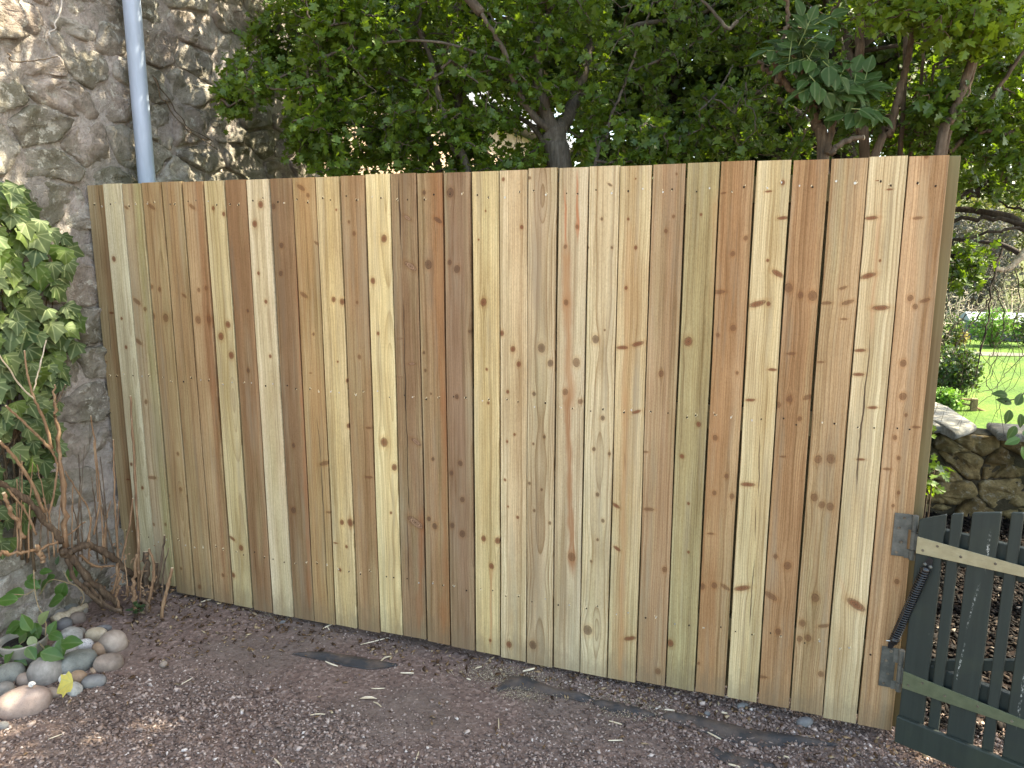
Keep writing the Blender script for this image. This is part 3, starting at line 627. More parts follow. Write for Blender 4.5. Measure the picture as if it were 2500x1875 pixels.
# ------------------------------------------------------------------ green picket gate, ajar towards the drive
GA = math.radians(25); GP = np.array([3.205, -0.03, 0.0])
GX = np.array([math.cos(GA), -math.sin(GA), 0.0]); GN = np.array([-math.sin(GA), -math.cos(GA), 0.0])   # along the gate, outwards to the drive
Mg = Matrix(((GX[0], GN[0], 0, GP[0]), (GX[1], GN[1], 0, GP[1]), (0, 0, 1, 0), (0, 0, 0, 1)))
gate = empty("picket_gate", GP, label="dark green painted picket gate standing ajar beside the new fence", cat="gate")
def paint(name, c, streaks=()):
    m, t = mat(name); co = t.coord(); f = t.noise(t.vscale(co, (70, 70, 4)), 1.0, 5, 0.65); n = t.noise(co, 8, 5, 0.6); r = t.orand()
    cc = t.mixc(t.mr(f, 0.3, 0.75), c, tuple(v * 1.35 for v in c)); cc = t.mixc(t.mr(n, 0.5, 0.75, 0, .45), cc, tuple(v * 1.7 for v in (c[0] * 1.1, c[1] * 1.05, c[2] * .8)))
    wn_ = t.noise(t.vscale(co, (50, 50, 22)), 1.0, 5, 0.75); cc = t.mixc(t.mr(wn_, 0.68, 0.74, 0, .6), cc, lin(104, 106, 94))
    x, y, z = t.sep(co)
    for (x0, z0, x1, z1, hw_, br) in streaks:
        g = t.n.new("ShaderNodeGroup"); g.node_tree = sgp
        for nm, v in (("X", x), ("Z", z), ("X0", x0), ("Z0", z0), ("SL", (x1 - x0) / (z1 - z0)), ("Z1", z1), ("HW", hw_), ("SOFT", 0.0016)): t.put(g.inputs[nm], v)
        bk = t.mr(t.noise(t.vscale(co, (200, 200, 90)), 1.0, 4, .7), .50, .60); cc = t.mixc(t.m('MULTIPLY', g.outputs[0], t.m('MULTIPLY', bk, br * .8)), cc, lin(224, 224, 216))
    fin(t, cc, 0.6, t.bump(t.m('ADD', f, t.m('MULTIPLY', n, .4)), 0.5, 0.0015), 0.35); return m
GREEN = (0.026, 0.032, 0.027)
m_gate = paint("dark_green_paint", GREEN); m_gate2 = paint("dark_green_paint_bottom", (0.028, 0.035, 0.028))
m_gs1 = paint("dark_green_paint_splashed", GREEN, [(0.168, 0.72, 0.166, 0.64, 0.0035, 1.0), (0.155, 0.56, 0.140, 0.44, 0.002, .8), (0.137, 0.38, 0.128, 0.26, 0.0016, .9)])
m_gs2 = paint("dark_green_paint_drips", GREEN, [(0.292, 0.37, 0.285, 0.20, 0.0035, .7), (0.29, 0.52, 0.292, 0.44, 0.003, .5)])
def gpart(name, poly, y0, y1, m, bev=0.0025):
    me = MB().prism([(p[0], y0, p[1]) for p in poly], (0, y1 - y0, 0)).mesh(name, bevel=bev)
    o = obj(name, me, m, gate); o.matrix_basis = Mg; return o
def arch(s): return 0.735 + 0.40 * max(0, s) * (1 - max(0, s) / 0.90) * 1.05
s = -0.014; kk = 0
while s < 0.86:
    w = 0.0685 if kk % 2 == 0 else 0.028
    poly = [(s, 0.018), (s + w, 0.018), (s + w, arch(s + w)), (s, arch(s) - (0.012 if kk == 0 else 0))]
    gpart("picket", poly, 0.002, 0.020, m_gs1 if kk == 2 else (m_gs2 if kk == 4 else m_gate))
    s += w + (0.0135 if kk == 0 else 0.023); kk += 1
GW = s - 0.02
gpart("bottom_board", [(-0.015, 0.0), (GW, 0.0), (GW, 0.086), (-0.015, 0.088)], 0.0215, 0.038, m_gate2)
gpart("rail", [(-0.012, 0.605), (GW, 0.605), (GW, 0.703), (-0.012, 0.703)], -0.024, -0.001, m_gate)
gpart("rail", [(-0.012, 0.175), (GW, 0.175), (GW, 0.268), (-0.012, 0.268)], -0.024, -0.001, m_gate)
gpart("brace", [(0.02, 0.272), (0.10, 0.272), (GW - .02, 0.601), (GW - .10, 0.601)], -0.024, -0.002, m_gate)
# strap hinges
def strapmat(name, a, b, g):
    m, t = mat(name); co = t.coord(); n = t.noise(co, 30, 6, .7); f = t.noise(t.vscale(co, (30, 30, 260)), 1.0, 4, .6); n2 = t.noise(co, 7, 4)
    c = t.mixc(t.mr(n, .3, .7), a, b); c = t.mixc(t.mr(f, .55, .8, 0, .5), c, g); c = t.mixc(t.mr(n2, .55, .7, 0, .6), c, g)
    fin(t, c, 0.6, t.bump(n, .4, .0012), .4); return m
m_strap1 = strapmat("worn_cream_strap", lin(150, 138, 106), lin(172, 160, 128), lin(112, 108, 84)); m_strap2 = strapmat("mossy_green_strap", lin(84, 90, 66), lin(104, 108, 82), lin(66, 74, 58))
m_galv = simple("weathered_galvanised_steel", lin(78, 78, 72), lin(116, 114, 106), 40, 0.62, 0.4, 0.001, 0.2, 0.4)
m_rust = simple("rusty_screw", lin(92, 84, 74), lin(150, 140, 122), 90, 0.55, 0.2, .001, 0.6)
for zc, h0, ms, lab in ((0.647, 0.052, m_strap1, "worn cream tapering hinge strap"), (0.208, 0.056, m_strap2, "mossy green tapering hinge strap")):
    st = gpart("hinge_strap", [(-0.012, zc - h0 / 2), (0.40, zc - 0.009), (0.415, zc), (0.40, zc + 0.009), (-0.012, zc + h0 / 2)], 0.0208, 0.0250, ms, 0.0008); st["label"] = lab
    for sx, sz in ((0.006, -0.012), (0.043, 0.012), (0.105, -0.002), (0.19, 0.003), (0.275, -0.003)):
        me = MB().tube([(sx, 0.0244, zc + sz), (sx, 0.0268, zc + sz)], [0.0042, 0.0034], 12).mesh("screw"); o = obj("screw", me, m_rust, gate); o.matrix_basis = Mg
    # fixed leaf on the fence board, knuckles
    pl = MB().box(3.125, 3.166, -0.0045, -0.0018, zc - 0.058, zc + 0.078).mesh("hinge_plate", bevel=0.0008); obj("hinge_plate", pl, m_galv, gate)
    kb = MB()
    for (za, zb) in ((zc - 0.062, zc - 0.032), (zc - 0.030, zc + 0.028), (zc + 0.030, zc + 0.078)): kb.tube([(3.181, -0.010, za), (3.181, -0.010, zb)], 0.0085, 14)
    kb.box(3.160, 3.181, -0.0048, -0.0022, zc + 0.030, zc + 0.077); kb.box(3.160, 3.181, -0.0048, -0.0022, zc - 0.061, zc - 0.033)
    kb.box(3.183, 3.215, -0.024, -0.019, zc - 0.026, zc + 0.024)
    obj("hinge_knuckle", kb.mesh("hinge_knuckle"), m_galv, gate)
    for sx, sz in ((3.152, 0.065), (3.140, 0.032), (3.149, -0.012), (3.139, -0.046)):
        obj("screw", MB().tube([(sx, -0.0048, zc + sz), (sx, -0.0066, zc + sz)], [0.0048, 0.0038], 12).mesh("screw"), m_rust, gate)
# gate spring
def ongate(px, py, off):
    d = ray(px, py); n = GN; tt = ((GP + GN * off - CAM) @ n) / (d @ n); return CAM + d * tt
kq = 400 / 983
A1 = ongate(2100 + 392 * kq, 1200 + 470 * kq, 0.034); B1 = ony(2100 + 205 * kq, 1200 + 888 * kq, -0.022)
m_blk = simple("black_spring_steel", (0.010, 0.010, 0.011), (0.022, 0.022, 0.024), 50, 0.28, 0.1, 0.001, 0.0, 0.7)
spring = empty("gate_spring", (A1 + B1) / 2, label="black coil spring closer stretched between fence and green gate", cat="gate spring")
ax_ = A1 - B1; Ls = np.linalg.norm(ax_); ax_ /= Ls; e1 = np.cross(ax_, [0, 1, 0]); e1 /= np.linalg.norm(e1); e2 = np.cross(ax_, e1)
nt = 32; pts = [B1 + ax_ * Ls * k / (nt * 12) + 0.0118 * (e1 * math.cos(k * math.pi / 6) + e2 * math.sin(k * math.pi / 6)) for k in range(nt * 12 + 1)]
obj("coil", MB().tube(pts, 0.0027, 6).mesh("coil", True), m_blk, spring)
obj("core_rod", MB().tube([B1 - ax_ * .01, A1 + ax_ * .01], 0.0055, 10).mesh("core_rod", True), m_blk, spring)
for P, sgn, nrm in ((A1, 1, GN), (B1, -1, np.array([0, -1.0, 0]))):
    mb = MB(); mb.tube([P - ax_ * sgn * .012, P + ax_ * sgn * .004, P + ax_ * sgn * .010], [.0125, .0135, .0095], 16)
    obj("end_cap", mb.mesh("end_cap", True), m_blk, spring)
    Q = P + ax_ * sgn * .010 - nrm * 0.010; sd_ = np.cross(ax_, nrm); sd_ /= np.linalg.norm(sd_)
    mb = MB(); mb.prism([Q - sd_ * .012, Q + sd_ * .012, Q + sd_ * .006 + ax_ * sgn * .030, Q - sd_ * .006 + ax_ * sgn * .030], nrm * 0.004)
    obj("bracket", mb.mesh("bracket"), m_blk, spring)
    for s2 in (-1, 1):
        C_ = Q + sd_ * .008 * s2 + ax_ * sgn * .004
        obj("bolt", MB().tube([C_ + nrm * .003, C_ + nrm * .009], [.0055, .0045], 10).mesh("bolt", True), m_galv if sgn > 0 else m_blk, spring)
    if sgn < 0:
        obj("pin", MB().tube([P - ax_ * .004 - e1 * .006, P - ax_ * .004 - RT * .024], .0018, 8).mesh("pin"), m_nail, spring)
# ------------------------------------------------------------------ gravel chips, bark flakes (uncountable)
def chips(name, P, size, flat, seed, parent=None, m=None, elong=1.0, lift=0.25, label=None, cat=None):
    r = np.random.default_rng(seed); n = len(P)
    T = np.array([(1, 0, 0), (0, 1, 0), (-1, 0, 0), (0, -1, 0), (0, 0, 1), (0, 0, -1)], float)
    Ff = np.array([(0, 1, 4), (1, 2, 4), (2, 3, 4), (3, 0, 4), (1, 0, 5), (2, 1, 5), (3, 2, 5), (0, 3, 5)])
    V = T[None] * r.uniform(0.55, 1.25, (n, 6, 1)) + r.normal(0, 0.22, (n, 6, 3))
    V = V * (np.stack([size * elong, size, size * flat], 1)[:, None, :])
    a = r.uniform(0, 6.28, n); b = r.normal(0, 0.45, n); c = r.normal(0, 0.45, n)
    def rot(V, ang, i, j):
        ca, sa = np.cos(ang)[:, None], np.sin(ang)[:, None]; x, y = V[:, :, i].copy(), V[:, :, j].copy()
        V[:, :, i] = ca * x - sa * y; V[:, :, j] = sa * x + ca * y
    rot(V, b, 0, 2); rot(V, c, 1, 2); rot(V, a, 0, 1)
    V += P[:, None, :]; V[:, :, 2] += (size * flat * lift)[:, None]
    F = (Ff[None] + (np.arange(n) * 6)[:, None, None]).reshape(-1, 3)
    me = arr_mesh(name, V.reshape(-1, 3), F, False, np.repeat(r.random(n), 6))
    return obj(name, me, m, parent, kind="stuff", label=label, cat=cat)
def chipmat(name, stops, rough=0.9):
    m, t = mat(name); lv = t.attr("lv"); co = t.coord(); n = t.noise(co, 160, 4, .7)
    c = t.ramp(lv, stops); c = t.mixc(t.mr(n, .3, .75, 0, .5), c, t.mixc(1.0, c, (.6, .56, .54), 'MULTIPLY'))
    fin(t, c, rough, t.bump(n, .4, .002), .2); return m
m_chip = chipmat("red_brown_gravel", [(0.0, lin(90, 75, 69)), (0.3, lin(124, 106, 97)), (0.65, lin(150, 131, 121)), (0.9, lin(174, 155, 144)), (0.98, lin(200, 183, 172)), (1.0, lin(222, 211, 202))])
rg = np.random.default_rng(21)
N = 155000
X = rg.uniform(-0.05, 4.3, N); Y = rg.uniform(-1.75, 0.22, N)
def soilmask(x, y):
    """1 where earth has been trodden over the gravel"""
    n = 0.55 * np.sin(x * 3.1 + 2.0 * np.sin(y * 2.3)) * np.sin(y * 5.2 + 1.7 * np.sin(x * 1.9)) + 0.35 * np.sin(x * 9.1 + y * 4) * np.sin(y * 11 - x * 3)
    near = smooth(-0.62, -0.28, y) * smooth(2.7, 1.4, x)
    left = smooth(0.9, 0.35, x) * smooth(-0.55, -0.3, y)
    return np.clip(0.25 + 0.45 * n + 0.75 * near + 0.6 * left, 0, 1)
sm = soilmask(X, Y)
keep = rg.random(N) > sm * 0.80
keep &= ~((X < 0.62) & (Y > -0.55) & (rg.random(N) < 0.85))
X, Y, sm = X[keep], Y[keep], sm[keep]
sz = np.exp(rg.normal(math.log(0.0051), 0.36, len(X))); sz = np.clip(sz, 0.0028, 0.015) * (1 - 0.35 * sm)
Pc = np.stack([X, Y, gz(X, Y)], 1); Pc[:, 2] += rg.uniform(-0.002, 0.004, len(X)) - 0.002 * sm
chips("gravel", Pc, sz, 0.62, 3, m=m_chip, elong=1.25, label="loose reddish brown gravel chips over trodden soil", cat="gravel")
n2 = 26000
X = rg.uniform(2.9, 5.4, n2); Y = rg.uniform(0.13, 2.4, n2)
m_bark = chipmat("dark_bark_mulch", [(0.0, lin(14, 11, 9)), (0.4, lin(26, 21, 18)), (0.75, lin(42, 35, 30)), (0.97, lin(66, 56, 48)), (1.0, lin(140, 130, 118))])
chips("bark_mulch", np.stack([X, Y, gz(X, Y) + rg.uniform(0, .012, n2)], 1), rg.uniform(.005, .013, n2), 0.4, 9, m=m_bark, elong=1.9, lift=0.5, label="dark bark mulch behind the green gate", cat="mulch")
# pale sawdust left under the saw horse
def blob(px, py, rx, ry, n, r):
    c = onz(px, py, -0.03); return np.stack([c[0] + r.normal(0, rx, n), c[1] + r.normal(0, ry, n)], 1)
sd = np.vstack([blob(1205, 1650, .07, .035, 900, rg), blob(1290, 1665, .05, .03, 500, rg), blob(1275, 1700, .05, .02, 500, rg), blob(1560, 1725, .10, .022, 700, rg), blob(1520, 1745, .06, .02, 300, rg), blob(660, 1505, .06, .03, 250, rg), blob(1480, 1690, .2, .05, 400, rg)])
m_saw = chipmat("pale_sawdust", [(0.0, lin(150, 136, 114)), (0.5, lin(178, 164, 140)), (1.0, lin(210, 198, 176))])
chips("sawdust", np.stack([sd[:, 0], sd[:, 1], gz(sd[:, 0], sd[:, 1]) + .004], 1), rg.uniform(.0007, .0022, len(sd)), .5, 5, m=m_saw, elong=2.0, lift=1.0, label="pale sawdust sprinkled on the soil below the fence", cat="sawdust")

# dead leaf scraps, bark bits and twiglets blown against the fence foot
nl = 1500; X = np.concatenate([rg.uniform(.2, 3.4, 800), rg.normal(.45, .28, 450), rg.uniform(.2, 3.6, 250)]); Y = np.concatenate([-np.abs(rg.normal(0, .10, 800)) + .02, rg.normal(-.22, .16, 450), rg.uniform(-1.2, 0, 250)])
m_lit = chipmat("dead_leaf_scraps", [(0.0, lin(58, 44, 34)), (0.4, lin(96, 74, 54)), (0.75, lin(140, 114, 84)), (1.0, lin(196, 176, 144))])
kp = (X > .06) & (Y < .1); X, Y = X[kp], Y[kp]
chips("leaf_litter", np.stack([X, Y, gz(X, Y) + .004], 1), rg.uniform(.0025, .0075, len(X)), .22, 15, m=m_lit, elong=2.2, lift=1.0, label="dead leaf scraps and bark bits along the fence foot", cat="leaf litter")
# ------------------------------------------------------------------ black weed membrane showing through the gravel
m_mem, t = mat("black_woven_membrane"); co = t.coord(); wv = t.noise(co, 420, 2, .5); n = t.noise(co, 14, 5, .65)
fin(t, t.mixc(t.mr(n, .42, .66), lin(58, 58, 60), lin(100, 88, 80)), .62, t.bump(t.m('ADD', wv, t.m('MULTIPLY', n, 2)), .5, .002), .35)
def membrane(pts, widths, fold, label, seed, band=()):
    """pts: photo pixels along the strip's centre line; the sheet lies on the soil with one raised, curled edge"""
    P = spline([onz(x, y, -0.028) for x, y in pts], 34); W = np.interp(np.linspace(0, 1, 34), np.linspace(0, 1, len(widths)), widths); r = np.random.default_rng(seed)
    V = []; nc = 9
    for i, p in enumerate(P):
        tdir = P[min(i + 1, 33)] - P[max(i - 1, 0)]; tdir[2] = 0; tdir /= np.linalg.norm(tdir); s = np.array([-tdir[1], tdir[0], 0])
        taper = min(1, i / 4, (33 - i) / 4)
        for k in range(nc):
            f = k / (nc - 1) - .5; q = p + s * f * W[i] * (0.35 + .65 * taper)
            z = float(gz(q[0], q[1])) + 0.0025 + fold * .55 * taper * (0.5 + 0.5 * math.cos((f - .12) * 6.2)) * (0.75 + .25 * math.sin(i * .7 + seed)) + 0.004 * mnoise.noise(Vector((q[0] * 25, q[1] * 25, seed)))
            V.append((q[0], q[1], z - (0.012 if taper == 0 else 0)))
    F = [(i * nc + k, i * nc + k + 1, (i + 1) * nc + k + 1, (i + 1) * nc + k) for i in range(33) for k in range(nc - 1)]
    me = arr_mesh("weed_membrane", V, np.array(F), True)
    o = obj("weed_membrane", me, m_mem, label=label, cat="weed membrane", group="membrane strips poking out of the gravel")
    mod = o.modifiers.new("thick", 'SOLIDIFY'); mod.thickness = 0.0015; mod.offset = -1
    return o
kA = 3.16; kB = 2.212
membrane([(600 + x / kA, 1450 + y / kA) for x, y in ((340, 455), (560, 480), (800, 515), (1000, 540), (1180, 545))], [.006, .05, .075, .065, .02], .016, "dark membrane flap on the open soil away from the fence, crossed by a pale cord", 1)
membrane([(1200 + x / kB, 1550 + y / kB) for x, y in ((20, 300), (130, 265), (230, 290), (330, 318), (470, 340), (560, 362))], [.02, .09, .06, .05, .05, .04], .016, "dusty membrane strip half buried beside the patch of sawdust", 2)
membrane([(1200 + x / kB, 1550 + y / kB) for x, y in ((540, 362), (640, 385), (740, 410), (890, 440))], [.03, .062, .062, .02], .016, "bare dark membrane strip crossed by a pale tie below the middle boards", 3)
membrane([(1200 + x / kB, 1550 + y / kB) for x, y in ((890, 445), (1010, 450), (1180, 485), (1400, 540), (1620, 560), (1900, 585))], [.03, .055, .085, .095, .05, .02], .020, "long raised bluish black membrane strip pointing at the gate hinge", 4)
membrane([(1200 + x / kB, 1550 + y / kB) for x, y in ((1170, 600), (1260, 650), (1400, 680), (1540, 690))], [.03, .055, .06, .02], .012, "low soil-smeared membrane patch in the gravel in front of the long strip", 5)

# ------------------------------------------------------------------ pale splinters, straws and a dry leaf on the ground
m_spl = simple("pale_wood_splinter", lin(196, 178, 148), lin(232, 218, 192), 60, .8)
def splinter(pts, w, label, lift=.006):
    P = [onz(x, y, -0.02) for x, y in pts]
    for p in P: p[2] = float(gz(p[0], p[1])) + lift
    P = spline(P, 9); mb = MB(); mb.tube(P, [w * (.35 + .65 * math.sin(math.pi * (.12 + .76 * i / 8))) for i in range(9)], 5)
    me = mb.mesh("splinter"); return obj("wood_splinter", me, m_spl, label=label, cat="splinter", group="pale wood splinters on the soil")
c1 = lambda L: [(600 + x / kA, 1450 + y / kA) for x, y in L]; c2 = lambda L: [(1200 + x / kB, 1550 + y / kB) for x, y in L]; c3 = lambda L: [(x / kA, 1350 + y / kA) for x, y in L]
for L, w, lb in [(c1([(885, 375), (1000, 345), (1100, 320)]), .0022, "long straight pale splinter lying close under the fence boards"),
                 (c1([(597, 270), (630, 250), (668, 232)]), .003, "short pale splinter with a fork right under the fence edge"), (c1([(630, 255), (645, 278)]), .002, "tiny prong beside the forked splinter under the fence edge"),
                 (c1([(1040, 505), (1075, 475), (1128, 466)]), .0035, "bent cream splinter lying beside the open-soil membrane flap"), (c1([(615, 516), (660, 535), (710, 550)]), .003, "white cord-like splinter lying across the membrane flap"),
                 (c1([(1195, 600), (1250, 602), (1298, 604)]), .003, "straight cream splinter past the end of the membrane flap"), (c1([(970, 716), (1020, 717), (1070, 716)]), .0022, "thin level splinter on open gravel above the dry pale leaf"),
                 (c1([(498, 934), (550, 927), (612, 930)]), .0028, "pale straw on trodden soil far out from the fence"), (c1([(985, 822), (1020, 838), (1045, 862)]), .0025, "short curved straw beside the dry pale leaf"),
                 (c1([(1705, 632), (1735, 642)]), .003, "small chip of pale wood near the sawdust"), (c1([(1770, 555), (1820, 543)]), .003, "little pale chip under the middle boards"), (c1([(1335, 1220), (1315, 1280)]), .0022, "thin straw on gravel in the foreground drive"),
                 (c1([(220, 1255), (275, 1315)]), .003, "pale splinter lying in the coarse gravel in the foreground drive"), (c1([(1950, 945), (1952, 1020)]), .002, "upright pale straw in open gravel below the sawdust"),
                 (c2([(170, 200), (205, 193), (232, 185)]), .0045, "broad white wood chip under the middle boards by the sawdust"), (c2([(935, 398), (990, 401)]), .003, "level pale splinter just above the long membrane strip"),
                 (c2([(1243, 401), (1275, 405)]), .004, "short fat pale chip under the right hand boards"), (c2([(1168, 510), (1240, 545)]), .003, "white splinter lying against the long membrane strip"), (c2([(630, 568), (710, 563)]), .002, "fine V-shaped straw on the open gravel"),
                 (c2([(635, 460), (705, 478)]), .0028, "pale splinter below the tied membrane strip"), (c2([(1280, 683), (1345, 697)]), .004, "tan wood chip by the low soil-smeared membrane patch"), (c2([(1580, 632), (1610, 643)]), .0035, "small cream chip between the membrane strips and the gate"),
                 (c3([(1550, 400), (1600, 385), (1630, 380)]), .003, "white curled splinter under the fence near the pruned shrub"), (c3([(1395, 1010), (1490, 960)]), .0016, "thin dry grass stalk on gravel beside the cobbles"), (c3([(370, 1440), (480, 1405)]), .0016, "thin dry grass stalk in the gravel below the big pink cobble")]:
    splinter(L, w, lb)
# dry spindle leaf
P = onz(600 + 945 / kA, 1450 + 795 / kA, -0.02); P[2] = float(gz(P[0], P[1])) + .006
mb = MB(); Lf = [(-.03, 0), (-.012, .007), (.01, .006), (.03, 0), (.01, -.005), (-.012, -.006)]
mb.prism([P + RT * a + np.array([-RT[1], RT[0], 0]) * b + [0, 0, .004 * math.cos(a * 60)] for a, b in Lf], (0, 0, .0012))
obj("dry_leaf", mb.mesh("dry_leaf"), m_spl, label="dry pale spindle-shaped leaf lying on the open gravel", cat="leaf")

# ------------------------------------------------------------------ rounded stones round the bed
def cobmat(name, a, b, c, sp=0.0, sc=1.0):
    m, t = mat(name); co = t.coord(); r = t.orand(); off = t.comb(t.m('MULTIPLY', r, 37.0), t.m('MULTIPLY', r, 11.0), 0.0); co = t.vadd(co, off)
    n = t.noise(co, 9 * sc, 6, .6, .4); n2 = t.noise(co, 70, 5, .65); n3 = t.noise(co, 220, 3, .6)
    col = t.ramp(n, [(0.3, a), (0.5, b), (0.7, c)])
    col = t.mixc(t.mr(n2, .4, .75, 0, .5), col, t.mixc(1.0, col, (.62, .6, .58), 'MULTIPLY'))
    if sp: col = t.mixc(t.mr(n3, .55, .64, 0, sp), col, lin(60, 60, 64))
    fin(t, col, .72, t.bump(t.m('ADD', n2, t.m('MULTIPLY', n3, .5)), .35, .0025), .3); return m
CM = {'g': cobmat("grey_cobble", lin(112, 108, 102), lin(144, 139, 132), lin(172, 167, 160)), 'gg': cobmat("green_grey_cobble", lin(100, 103, 98), lin(130, 131, 124), lin(158, 157, 150), .25),
      'b': cobmat("brown_cobble", lin(116, 103, 93), lin(148, 133, 121), lin(174, 160, 147)), 't': cobmat("tan_cobble", lin(136, 112, 92), lin(164, 140, 116), lin(190, 168, 142)),
      'c': cobmat("cream_cobble", lin(150, 134, 112), lin(190, 176, 152), lin(218, 208, 190)), 'w': cobmat("white_speckled_cobble", lin(176, 174, 172), lin(204, 202, 200), lin(224, 222, 220), .8),
      'p': cobmat("pink_brown_cobble", lin(134, 116, 108), lin(162, 143, 133), lin(186, 168, 157), .2), 'd': cobmat("dark_grey_cobble", lin(86, 86, 86), lin(114, 113, 113), lin(140, 138, 135)),
      'm': cobmat("mottled_white_cobble", lin(120, 118, 114), lin(168, 166, 160), lin(206, 204, 198), .2, 1.6)}
def cobble(cx, cy, rx, ry, ang, mk, label, hz=None, z=None, seed=0, bury=.25):
    px, py = cx / kA, 1350 + cy / kA
    g = onz(px, py, 0.02); d = depth(g); a = rx / kA / F_PX * d; b = ry / kA / F_PX * d * 1.12
    h = hz if hz else min(a, b) * 0.95
    zc = (float(gz(g[0], g[1])) + h * (1 - 2 * bury)) if z is None else z
    c = onz(px, py, zc); r = random.Random(seed + int(cx)); off = Vector((r.uniform(-9, 9), r.uniform(-9, 9), r.uniform(-9, 9)))
    bm = bmesh.new(); bmesh.ops.create_icosphere(bm, subdivisions=3, radius=1.0)
    # long axis follows the picture direction on the ground
    ca, sa = math.cos(ang), math.sin(ang); ex = RT * ca + np.array([-RT[1], RT[0], 0]) * sa * 1.3; ex /= np.linalg.norm(ex); ey = np.array([-ex[1], ex[0], 0])
    for v in bm.verts:
        q = v.co.copy(); e = 0.88; k = 1 + 0.10 * mnoise.noise(q * 1.1 + off) + 0.03 * mnoise.noise(q * 3.1 + off)
        q = Vector([math.copysign(abs(x) ** e, x) for x in q]) * k
        v.co = Vector(ex * (q.x * a) + ey * (q.y * b)) + Vector((0, 0, q.z * h))
    me = bpy.data.meshes.new("cobble"); bm.to_mesh(me); bm.free(); me.polygons.foreach_set("use_smooth", np.ones(len(me.polygons), bool))
    return obj("cobble", me, CM[mk], loc=c, label=label, cat="stone", group="rounded stones edging the planting bed")
for a in [(455, 480, 65, 50, 0, 'g', "smooth grey cobble, outermost of the four at the shrub's foot"), (550, 440, 60, 46, 0, 'gg', "grey-green oval cobble touching the stone house wall side of the small pile"), (635, 445, 42, 32, 0, 'g', "smallest grey pebble in the little pile by the pruned shrub"),
          (600, 503, 62, 44, .3, 'b', "brown-grey egg shaped cobble in front of the little pile by the shrub"), (495, 550, 58, 46, .4, 'd', "dull dark cobble between the little pile and the pale mottled stone"),
          (540, 655, 92, 74, .1, 'm', "white and grey mottled boulder behind the white speckled cobble"), (740, 632, 78, 54, .1, 'c', "glossy cream cobble topping the heap beside the buried brown rock"),
          (655, 712, 70, 46, .15, 'w', "white cobble with black speckles resting on the big grey-green stone"), (775, 740, 58, 60, .5, 't', "rough tan cobble with a pit, below the cream cobble"),
          (875, 690, 92, 96, 1.0, 'b', "large half buried brown rock at the edge of the soil"), (605, 845, 138, 88, .55, 'gg', "long grey-green cobble, biggest beside the plant pot's right side"),
          (838, 852, 112, 68, .2, 'b', "smooth brownish oval cobble lying flat nearest the open gravel"), (725, 992, 92, 50, .2, 'd', "flat dark grey cobble pointing out into the gravel"),
          (605, 960, 54, 62, 1.0, 't', "tan cobble leaning on the long grey-green stone"), (575, 1052, 54, 60, .9, 'm', "pale grey cobble under the yellow leaf"),
          (350, 915, 126, 112, 1.1, 'g', "big egg shaped grey boulder in front of the plant pot"), (190, 978, 62, 52, .1, 'b', "round brown cobble wedged between two grey boulders"),
          (80, 935, 102, 86, .1, 'gg', "large grey boulder below the pot, partly under leaves"), (35, 1055, 66, 60, .2, 'g', "grey cobble beside the big pink-brown boulder's top"),
          (405, 1078, 40, 62, 1.2, 'b', "narrow brown cobble tucked against the pink-brown boulder"), (185, 1158, 192, 118, .35, 'p', "largest pink-brown boulder lying at the gravel's edge"),
          (20, 1338, 46, 34, 0, 'd', "small dark cobble in front of the largest boulder"), (1260, 862, 30, 27, 0, 'b', "lone small brown stone out on the trodden soil"), (800, 582, 62, 26, .1, 'd', "flat dark stone behind the cream cobble"),
          (590, 612, 72, 36, 0, 'g', "flat grey stone behind the mottled boulder"), (490, 750, 95, 84, .3, 'm', "pale grey boulder between the pot and the speckled cobble"), (720, 908, 24, 32, .6, 't', "sliver of tan stone between the oval cobble and the dark flat one")]:
    cobble(*a)
# shells
m_shell = simple("white_shell", lin(196, 192, 186), lin(230, 228, 224), 60, .5)
def shell(cx, cy, r, label):
    px, py = cx / kA, 1350 + cy / kA; P = onz(px, py, .062); rad = r / kA / F_PX * depth(P); pts = []; rr = []
    for k in range(40):
        f = k / 39; an = f * 11; ra = rad * .75 * (1 - .8 * f); pts.append(P + RT * ra * math.cos(an) + UP * ra * math.sin(an) * .8 - FW * rad * .5 * f); rr.append(rad * .42 * (1 - .8 * f))
    return obj("snail_shell", MB().tube(pts, rr, 8).mesh("snail_shell", True), m_shell, label=label, cat="shell", group="snail shells among the cobbles")
shell(497, 975, 46, "white snail shell lying above the yellow leaf"); shell(245, 1015, 28, "small white shell on top of the largest pink-brown boulder")
# loose slab under the fence, stones
m_slab = CM['d']
for px, py, rx, ry, lb in [(1200 + 1690 / kB, 1550 + 470 / kB, 46, 22, "flat grey slate piece leaning under the right hand boards"), (1200 + 1355 / kB, 1550 + 385 / kB, 32, 16, "rounded dark stone half hidden under the fence boards"), (690, 1519, 15, 9, "small earthy stone under the fence near the shrub"), (1200 + 1165 / kB, 1550 + 425 / kB, 16, 12, "small grey stone above the raised membrane strip")]:
    o = cobble((px) * kA, (py - 1350) * kA, rx * kA * .5, ry * kA * .5, .2, 'd', lb)

